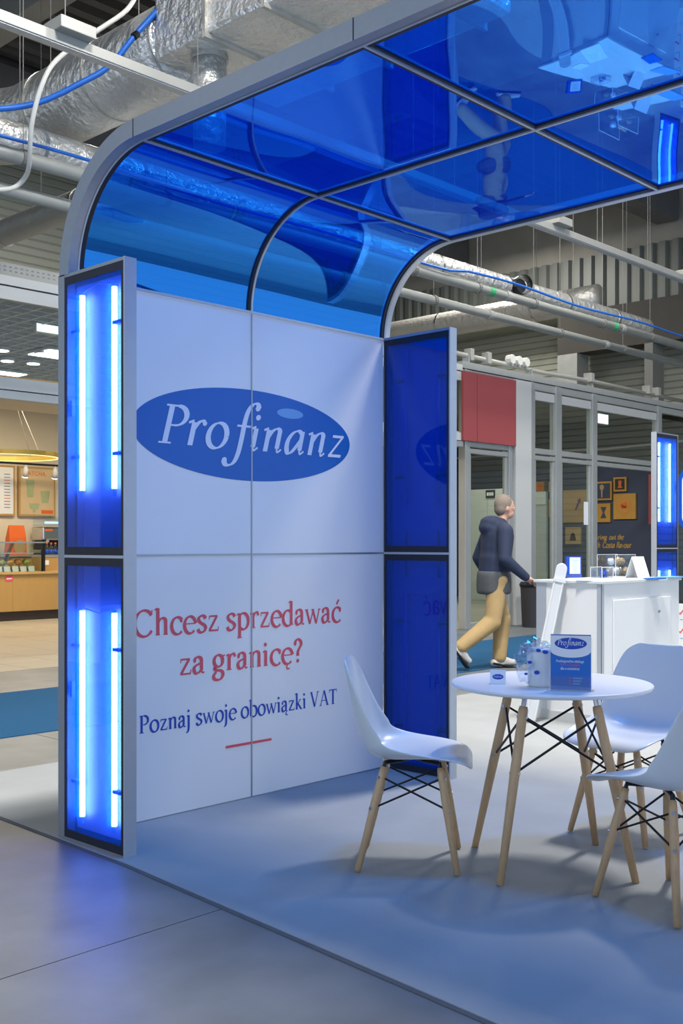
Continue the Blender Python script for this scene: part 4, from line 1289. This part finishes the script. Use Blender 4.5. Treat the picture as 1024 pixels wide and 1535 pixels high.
# back bar with coffee machine, bottles, orange bag
bb_ = thing('back_bar', (6, 13.5, 0), 'light wooden back bar carrying the coffee machine', 'cabinet')
bx('carcass', oak, bb_, 4.0, 8.4, 13.3, 13.95, 0, 1.06)
bx('bar_top', mat('steel_top', (.5, .5, .48), .3, .6, .05, 8), bb_, 4.0, 8.4, 13.27, 13.95, 1.06, 1.09)
bx('notice', paper, bb_, 6.12, 6.28, 13.294, 13.30, .90, 1.02)
cm_ = thing('coffee_machine', (6.2, 13.6, 1.09), 'chrome espresso machine with red badges on the back bar', 'coffee machine')
chrome = mat('chrome', (.6, .6, .6), .15, 1.0, .1, 20)
bx('body', chrome, cm_, 5.85, 6.75, 13.45, 13.85, 1.35, 1.60, bevel=.03)
bx('drip_base', chrome, cm_, 5.85, 6.75, 13.40, 13.85, 1.12, 1.18, bevel=.01)
bx('group_recess', black_metal, cm_, 5.9, 6.7, 13.55, 13.83, 1.18, 1.35)
for x in (5.95, 6.25, 6.55):
    bx('red_badge', orange_ink, cm_, x - .06, x + .10, 13.44, 13.45, 1.52, 1.56)
    MB().tube([(x + .03, 13.5, 1.37), (x + .03, 13.5, 1.30)], .035, 12).build('group_head', chrome, cm_)
    MB().tube([(x + .03, 13.5, 1.31), (x + .03, 13.34, 1.29)], .014, 8).build('portafilter', black_metal, cm_)
for x in (5.88, 6.70):
    for y in (13.45, 13.80): bx('foot', black_metal, cm_, x, x + .04, y, y + .04, 1.09, 1.12)
gl = thing('lit_shelf', (6.15, 13.8, 1.62), 'small cool-lit glass shelf above the espresso machine', 'shelf')
bx('shelf_body', acrylic_clear, gl, 5.95, 6.55, 13.6, 13.95, 1.62, 1.80)
bx('light_bar', emit_mat('cool_strip', (.35, .7, 1), 1.6), gl, 5.98, 6.52, 13.59, 13.60, 1.66, 1.70)
for k in range(4):
    x = 5.43 + k * .085
    bt = thing('water_bottle', (x, 12.75, .82), 'small water bottle with red cap by the display case, %s' % ('nearest the black post', 'second from the black post', 'third from the black post', 'farthest from the black post')[k], 'bottle', 'bottles by the display case')
    MB().lathe([(.0, 1.07), (.030, 1.07), (.032, 1.09), (.032, 1.20), (.028, 1.23), (.014, 1.27), (.014, 1.285), (.0, 1.285)], 14, (x, 12.75, 0)).build('bottle_body', acrylic_clear, bt, smooth=True)
    MB().lathe([(.033, 1.12), (.033, 1.19)], 14, (x, 12.75, 0)).build('paper_band', text_blue, bt, smooth=True)
    MB().lathe([(.0165, 1.285), (.0165, 1.31), (.0, 1.31)], 12, (x, 12.75, 0)).build('red_cap', orange_ink, bt)
    bt.location = (x, 12.75, 1.07)
    for ch in bt.children:
        ch.location.z -= .25
bk = thing('bottle_stand', (5.6, 12.75, .82), 'small wooden stand under the water bottles', 'stand')
bx('stand_body', oak, bk, 5.30, 5.90, 12.60, 12.90, .82, 1.06)
bx('stand_lip', alu_light, bk, 5.30, 5.90, 12.59, 12.90, 1.06, 1.07)
bx('notice', paper, bk, 5.36, 5.46, 12.594, 12.60, .92, 1.00)
ob = thing('paper_bag', (5.35, 13.5, 1.09), 'orange paper bag with a pale round print on the back bar', 'bag')
MB().rings([[(5.15, 13.40, 1.09), (5.50, 13.40, 1.09), (5.50, 13.58, 1.09), (5.15, 13.58, 1.09)], [(5.17, 13.42, 1.40), (5.50, 13.42, 1.40), (5.50, 13.56, 1.40), (5.17, 13.56, 1.40)], [(5.19, 13.48, 1.62), (5.49, 13.48, 1.62), (5.49, 13.50, 1.62), (5.19, 13.50, 1.62)]]).build('bag_body', orange_ink, ob)
MB().disc((5.36, 13.397, 1.24), X, Z, .12, .12, 28).build('round_print', tan_board, ob)

# ------------------------------------------------------------------ cafe interior, right (pictures on the dark wall)
PX = 16.5
def picture(y0, y1, z0, z1, label, face, frame):
    """y0 > y1: left edge is farther away"""
    p = thing('wall_picture', (PX, (y0 + y1) / 2, z0), label, 'picture', 'pictures on the dark cafe wall')
    bx('board', frame, p, PX - .05, PX, y1, y0, z0, z1)
    if face is not frame:
        bx('picture_face', face, p, PX - .053, PX - .05, y1 + .04, y0 - .04, z0 + .04, z1 - .04)
    return p
fx = PX - .056
def yz(poly, p, c, nm, m_): return MB().prism(poly, -Y, Z, -X, (fx + .002, c[0], c[1]), .004).build(nm, m_, p)
f = picture(8.36, 7.88, 2.24, 2.65, 'dark picture of a golden spoon in a gold frame', navy_wall, gold)
yz([(-.015, -.14), (.015, -.14), (.02, .02), (.05, .06), (.05, .12), (0, .15), (-.05, .12), (-.05, .06), (-.02, .02)], f, (8.12, 2.44), 'printed_spoon', tan_board)
f = picture(7.84, 7.53, 2.42, 2.73, 'small dark picture of an orange cup in a gold frame', black_wall, gold)
yz([(-.06, -.08), (.06, -.08), (.03, -.03), (.04, .08), (-.04, .08), (-.03, -.03)], f, (7.68, 2.575), 'printed_cup', orange_ink)
f = picture(7.84, 7.31, 1.82, 2.37, 'large square gold board with an orange ring of beans', gold, gold)
MB().disc((fx + .001, 7.58, 2.10), -Y, Z, .17, .17, 32).build('printed_ring', mat('amber', (.62, .22, .03), .5), f)
MB().disc((fx - .001, 7.58, 2.10), -Y, Z, .14, .14, 32).build('printed_ring', gold, f)
for (a, b) in ((-.04, .04), (.04, .05), (.0, -.03), (-.05, -.01), (.05, -.01)):
    MB().disc((fx - .003, 7.58 - a, 2.10 + b), -Y, Z, .045, .035, 16).build('printed_bean', orange_ink, f)
f = picture(8.28, 7.92, 1.76, 2.17, 'gold board with a dark hourglass brewer', gold, gold)
yz([(-.07, -.12), (.07, -.12), (.015, .0), (.07, .12), (-.07, .12), (-.015, .0)], f, (8.08, 1.97), 'printed_brewer', navy_wall)
f = picture(9.99, 9.62, 2.46, 2.71, 'orange-red picture in a gold frame behind the narrow glass', orange_ink, gold)
yz([(-.012, -.08), (.012, -.08), (.015, .02), (.04, .05), (0, .09), (-.04, .05), (-.015, .02)], f, (9.80, 2.58), 'printed_spoon', gold)
f = picture(9.49, 9.30, 2.47, 2.70, 'narrow gold board mostly hidden by a shop front post', gold, gold)
f = picture(9.49, 9.30, 1.90, 2.30, 'narrow gold board below another, mostly hidden by a post', gold, gold)
f = picture(9.11, 8.49, 1.76, 2.49, 'large tan board with a purple arrow behind the glass', tan_board, tan_board)
yz([(0, 0), (.03, -.02), (.12, .16), (.15, .15), (.14, .26), (.06, .20), (.09, .18)], f, (8.80, 2.05), 'printed_arrow', mat('purple_ink', (.12, .04, .18), .5))
f = picture(9.05, 8.65, 1.28, 1.66, 'tan board with a dark kettle behind the glass', tan_board, tan_board)
yz([(-.08, -.1), (.08, -.1), (.05, .04), (.0, .08), (-.05, .04)], f, (8.85, 1.46), 'printed_kettle', dark_ink)
f = picture(10.1, 9.79, 1.41, 1.93, 'yellow poster with red print behind the narrow glass', gold, gold)
bx('printed_bar', orange_ink, f, fx, fx + .004, 9.82, 9.92, 1.64, 1.80)
tw = thing('wall_slogan', (PX, 7.85, 1.2), 'golden brush lettering on the dark cafe wall', 'lettering')
for (wd, ya, yb_, un, zb_) in (('ring', -8.25, -8.02, .15, 1.38), ('out', -7.97, -7.80, .15, 1.38), ('the', -7.76, -7.61, .15, 1.38), ('h', -8.25, -8.19, .17, 1.20), ('Costa', -8.13, -7.83, .17, 1.20), ('flavour', -7.79, -7.43, .17, 1.20)):
    text_mb(wd, (PX - .004, 0, 0), -Y, Z, ya, yb_, un, zb_, True, .14, .09, .2).build('slogan_word', gold_ink, tw)
tag(bx('red_pennant', red_panel, None, 16.30, 16.34, 6.50, 6.93, 1.7, 2.75), 'red hanging banner at the end of the dark cafe wall', 'banner')
# pale reflection in the door glass, rebuilt as a solid cabinet shape
cbn = thing('reflection_cabinet', (14.3, 9.5, 0), 'tall pale cabinet shape standing in for a reflection in the glass door, with a dark sign', 'cabinet')
pale = mat('pale_green_white', (.45, .49, .45), .5, 0, .04, 3)
bx('body', pale, cbn, 14.0, 14.6, 8.9, 9.95, 0, 2.44)
bx('door', pale, cbn, 13.985, 14.0, 8.93, 9.40, .1, 2.2)
bx('door', pale, cbn, 13.985, 14.0, 9.42, 9.92, .1, 2.2)
sgn = bx('dark_sign', black_metal, cbn, 13.98, 14.0, 9.22, 9.45, 2.25, 2.42)
for k in range(4): bx('sign_print', paper, sgn, 13.978, 13.98, 9.255 + k * .045, 9.285 + k * .045, 2.30, 2.37)
bx('base', gasket, cbn, 14.02, 14.6, 8.92, 9.93, 0, .02)
tot = thing('reflection_totem', (13.2, 7.9, 0), 'pale upright panel standing in for a reflection in the narrow glass', 'totem')  # another reflection in the glazing, added as a standing panel
bx('panel', mat('reflection_grey', (.34, .38, .36), .5, 0, .04, 3), tot, 13.2, 13.26, 7.45, 8.1, 0.02, 2.30)
bx('head_board', pale, tot, 13.19, 13.2, 7.45, 8.1, 2.05, 2.30)
bx('printed_square', tan_board, tot, 13.19, 13.2, 7.70, 7.90, 1.75, 1.98)
for k in range(5): bx('print_line', logo_pale, tot, 13.19, 13.2, 7.75, 8.0, 1.15 - k * .07, 1.165 - k * .07)
bx('foot', alu, tot, 13.05, 13.45, 7.4, 8.15, 0, .02)
nt_ = tag(bx('notice_sheet', paper, None, 11.83, 11.97, YF - .008, YF - .005, 1.62, 2.02), 'white notice sheet stuck on the shop front glass', 'notice')

# ------------------------------------------------------------------ walking man
man = thing('person', (0, 0, 0), 'man in navy hooded jacket and beige trousers walking past behind the table', 'person')
skin = mat('skin', (.52, .30, .22), .55, 0, .06, 20)
hair_m = mat('hair_grey', (.20, .16, .13), .8, 0, .3, 60)
jacket_m = mat('jacket_navy', (.016, .026, .062), .8, 0, .2, 9, .3, 14)
jacket_g = mat('jacket_grey', (.075, .082, .090), .8, 0, .2, 9, .3, 14)
trouser_m = mat('trousers_beige', (.42, .29, .13), .85, 0, .14, 9, .3, 18)
shoe_m = mat('shoe_grey', (.48, .46, .44), .6, 0, .08, 20)


def caps(mb, a, b, ra, rb, sq=1.0):
    """tapered capsule; sq squeezes the section sideways (local y)"""
    a, b = Vector(a), Vector(b)
    n = 14
    d = (b - a).normalized()
    u = d.cross(Vector((0, 1, 0)) if abs(d.y) < .9 else Vector((1, 0, 0))).normalized()
    w = d.cross(u).normalized()
    L_c = (b - a).length
    rings = []
    st = [(-ra * math.cos(t), ra * math.sin(t)) for t in [math.pi / 2 * k / 4 + .02 for k in range(5)]] + [(L_c + rb * math.sin(t), rb * math.cos(t)) for t in [math.pi / 2 * k / 4 - .02 for k in range(1, 5)]]
    for (p, r) in st:
        rings.append([a + d * p + (u * math.cos(2 * math.pi * k / n) + w * math.sin(2 * math.pi * k / n) * sq) * max(r, .0008) for k in range(n)])
    mb.rings(rings)


def fuse(mb, name, m_, voxel, smooth=4):
    o = mb.build(name, m_, man, smooth=True, local=True)
    r = o.modifiers.new('fuse', 'REMESH'); r.mode = 'VOXEL'; r.voxel_size = voxel
    s = o.modifiers.new('smooth', 'SMOOTH'); s.iterations = smooth; s.factor = .5
    apply_mods(o)
    return o


HIP, KF, AF = Vector((.0, .09, .93)), Vector((.13, .10, .51)), Vector((.10, .10, .10))
HR, KR, AR = Vector((.0, -.09, .93)), Vector((-.07, -.10, .50)), Vector((-.43, -.10, .24))
SR, ER, WR = Vector((.03, -.195, 1.42)), Vector((-.01, -.265, 1.14)), Vector((.25, -.235, .945))
SL, EL, WL = Vector((.03, .195, 1.42)), Vector((-.07, .26, 1.15)), Vector((.06, .27, .92))
HC = Vector((.115, 0, 1.665))
b = MB()
b.ell(HC + Vector((.0, 0, .015)), (.100, .077, .112), 18, 14)                 # skull
b.ell(HC + Vector((.035, 0, -.055)), (.062, .058, .062), 14, 10)             # jaw
caps(b, (.055, 0, 1.46), HC + Vector((-.01, 0, -.05)), .058, .052)           # neck
b.ell(HC + Vector((.100, 0, -.022)), (.020, .014, .018), 8, 6)               # nose
caps(b, HC + Vector((.092, 0, .012)), HC + Vector((.112, 0, -.020)), .008, .010)
b.ell(HC + Vector((.086, 0, -.066)), (.014, .022, .007), 8, 6)               # lips
b.ell(HC + Vector((.083, 0, .022)), (.018, .050, .010), 10, 6)               # brow
for s in (-1, 1):
    b.ell(HC + Vector((-.008, s * .078, -.01)), (.018, .010, .032), 10, 8)   # ears
caps(b, (.03, 0, 1.40), (0, 0, .95), .13, .12)
for (h_, k_, a_2) in ((HIP, KF, AF), (HR, KR, AR)):
    caps(b, h_, k_, .070, .048); caps(b, k_, a_2, .048, .036)
def handmesh(W, dirv, up):
    d = Vector(dirv).normalized(); n = Vector(up).normalized(); sd_ = d.cross(n).normalized()
    caps(b, W, W + d * .03, .028, .030)
    for i, (off, ln_) in enumerate(((-.030, .068), (-.010, .078), (.010, .074), (.028, .058))):
        k0 = W + d * .085 + sd_ * off
        caps(b, W + d * .02 + sd_ * off * .6, k0, .015, .012)
        k1 = k0 + d * ln_ * .45 - n * ln_ * .22
        caps(b, k0, k1, .0105, .0095)
        caps(b, k1, k1 + d * ln_ * .15 - n * ln_ * .45, .0095, .008)
    t0_ = W + d * .03 - sd_ * .030
    t1_ = t0_ + d * .035 - sd_ * .028 - n * .012
    caps(b, t0_, t1_, .014, .012); caps(b, t1_, t1_ + d * .032 - n * .014, .011, .009)
for (s_, e_, w_) in ((SR, ER, WR), (SL, EL, WL)):
    caps(b, s_, e_, .046, .038); caps(b, e_, w_, .038, .027)
handmesh(WR, (.88, .10, -.30), (.3, .1, .95))
handmesh(WL, (.35, .0, -.92), (0, 1, 0))
body = fuse(b, 'body', skin, .0085, 3)
for s in (-1, 1):
    MB().ell(HC + Vector((.083, s * .032, .002)), (.010, .013, .009), 10, 8).build('eye', paper, man, smooth=True, local=True)
# hair
hm = MB()
hm.ell(HC + Vector((-.018, 0, .040)), (.100, .086, .105), 20, 14)
hm.ell(HC + Vector((-.050, 0, -.010)), (.064, .080, .075), 16, 10)
fuse(hm, 'hair', hair_m, .012, 3)
# jacket with hood
j = MB()
caps(j, (.03, 0, 1.38), (.01, 0, 1.12), .170, .165, 1.12)
caps(j, (.01, 0, 1.15), (-.005, 0, .98), .168, .172, 1.12)
caps(j, (.03, -.12, 1.44), (.03, .12, 1.44), .085, .085)
for (s_, e_, w_) in ((SR, ER, WR), (SL, EL, WL)):
    caps(j, s_, e_, .084, .066); caps(j, e_, e_ + (w_ - e_) * .93, .066, .050)
j.ell((-.04, 0, 1.515), (.115, .125, .072), 16, 10)
j.ell((-.075, 0, 1.46), (.095, .120, .085), 16, 10)
j.ell((.04, 0, 1.525), (.085, .095, .045), 16, 10)
fuse(j, 'jacket', jacket_m, .014, 5)
jl = MB()
jl.rings([[Vector((-.008 + rx * math.cos(a), ry * math.sin(a), z)) for a in [2 * math.pi * k / 24 for k in range(24)]] for (rx, ry, z) in ((.160, .180, 1.02), (.174, .193, .98), (.178, .197, .90), (.176, .196, .80), (.160, .180, .775))])
fuse(jl, 'jacket_hem', jacket_g, .014, 4)
tr_ = MB()
caps(tr_, (0, 0, .93), (-.01, 0, .86), .130, .130, 1.1)
caps(tr_, HIP, KF, .112, .092); caps(tr_, KF, AF + Vector((0, 0, .02)), .092, .078)
caps(tr_, HR, KR, .112, .092); caps(tr_, KR, AR + Vector((.02, 0, .015)), .092, .076)
fuse(tr_, 'trousers', trouser_m, .014, 4)
def shoe(A_, toe):
    A_, toe = Vector(A_), Vector(toe)
    d = (toe - A_); 
    so = MB()
    fwd = d.normalized(); upv = fwd.cross(Vector((0, 1, 0))).normalized() * -1
    if upv.z < 0: upv = -upv
    heel = A_ - fwd * .055 - upv * .045
    caps(so, heel, toe - fwd * .03, .040, .036, 1.15)
    caps(so, A_, A_ - upv * .03 + fwd * .02, .046, .050)
    caps(so, A_ + fwd * .03, toe - fwd * .06, .046, .034, 1.1)
    o = fuse(so, 'shoe', shoe_m, .010, 3)
    sm = MB()
    M_ = Matrix((fwd, Vector((0, 1, 0)), upv)).transposed()
    c = (heel + toe) / 2 - upv * .030
    sm.obox(c, ((toe - heel).length / 2 + .022, .048, .013), M_)
    s_ = sm.build('sole', black_metal, o, local=True, bevel=.012)
    return o
shoe((.10, .10, .088), (.285, .10, .047))
shoe((-.43, -.10, .225), (-.315, -.10, .085))
man.location = (4.49, 2.43, .0)
man.rotation_euler = (0, 0, math.radians(-30))
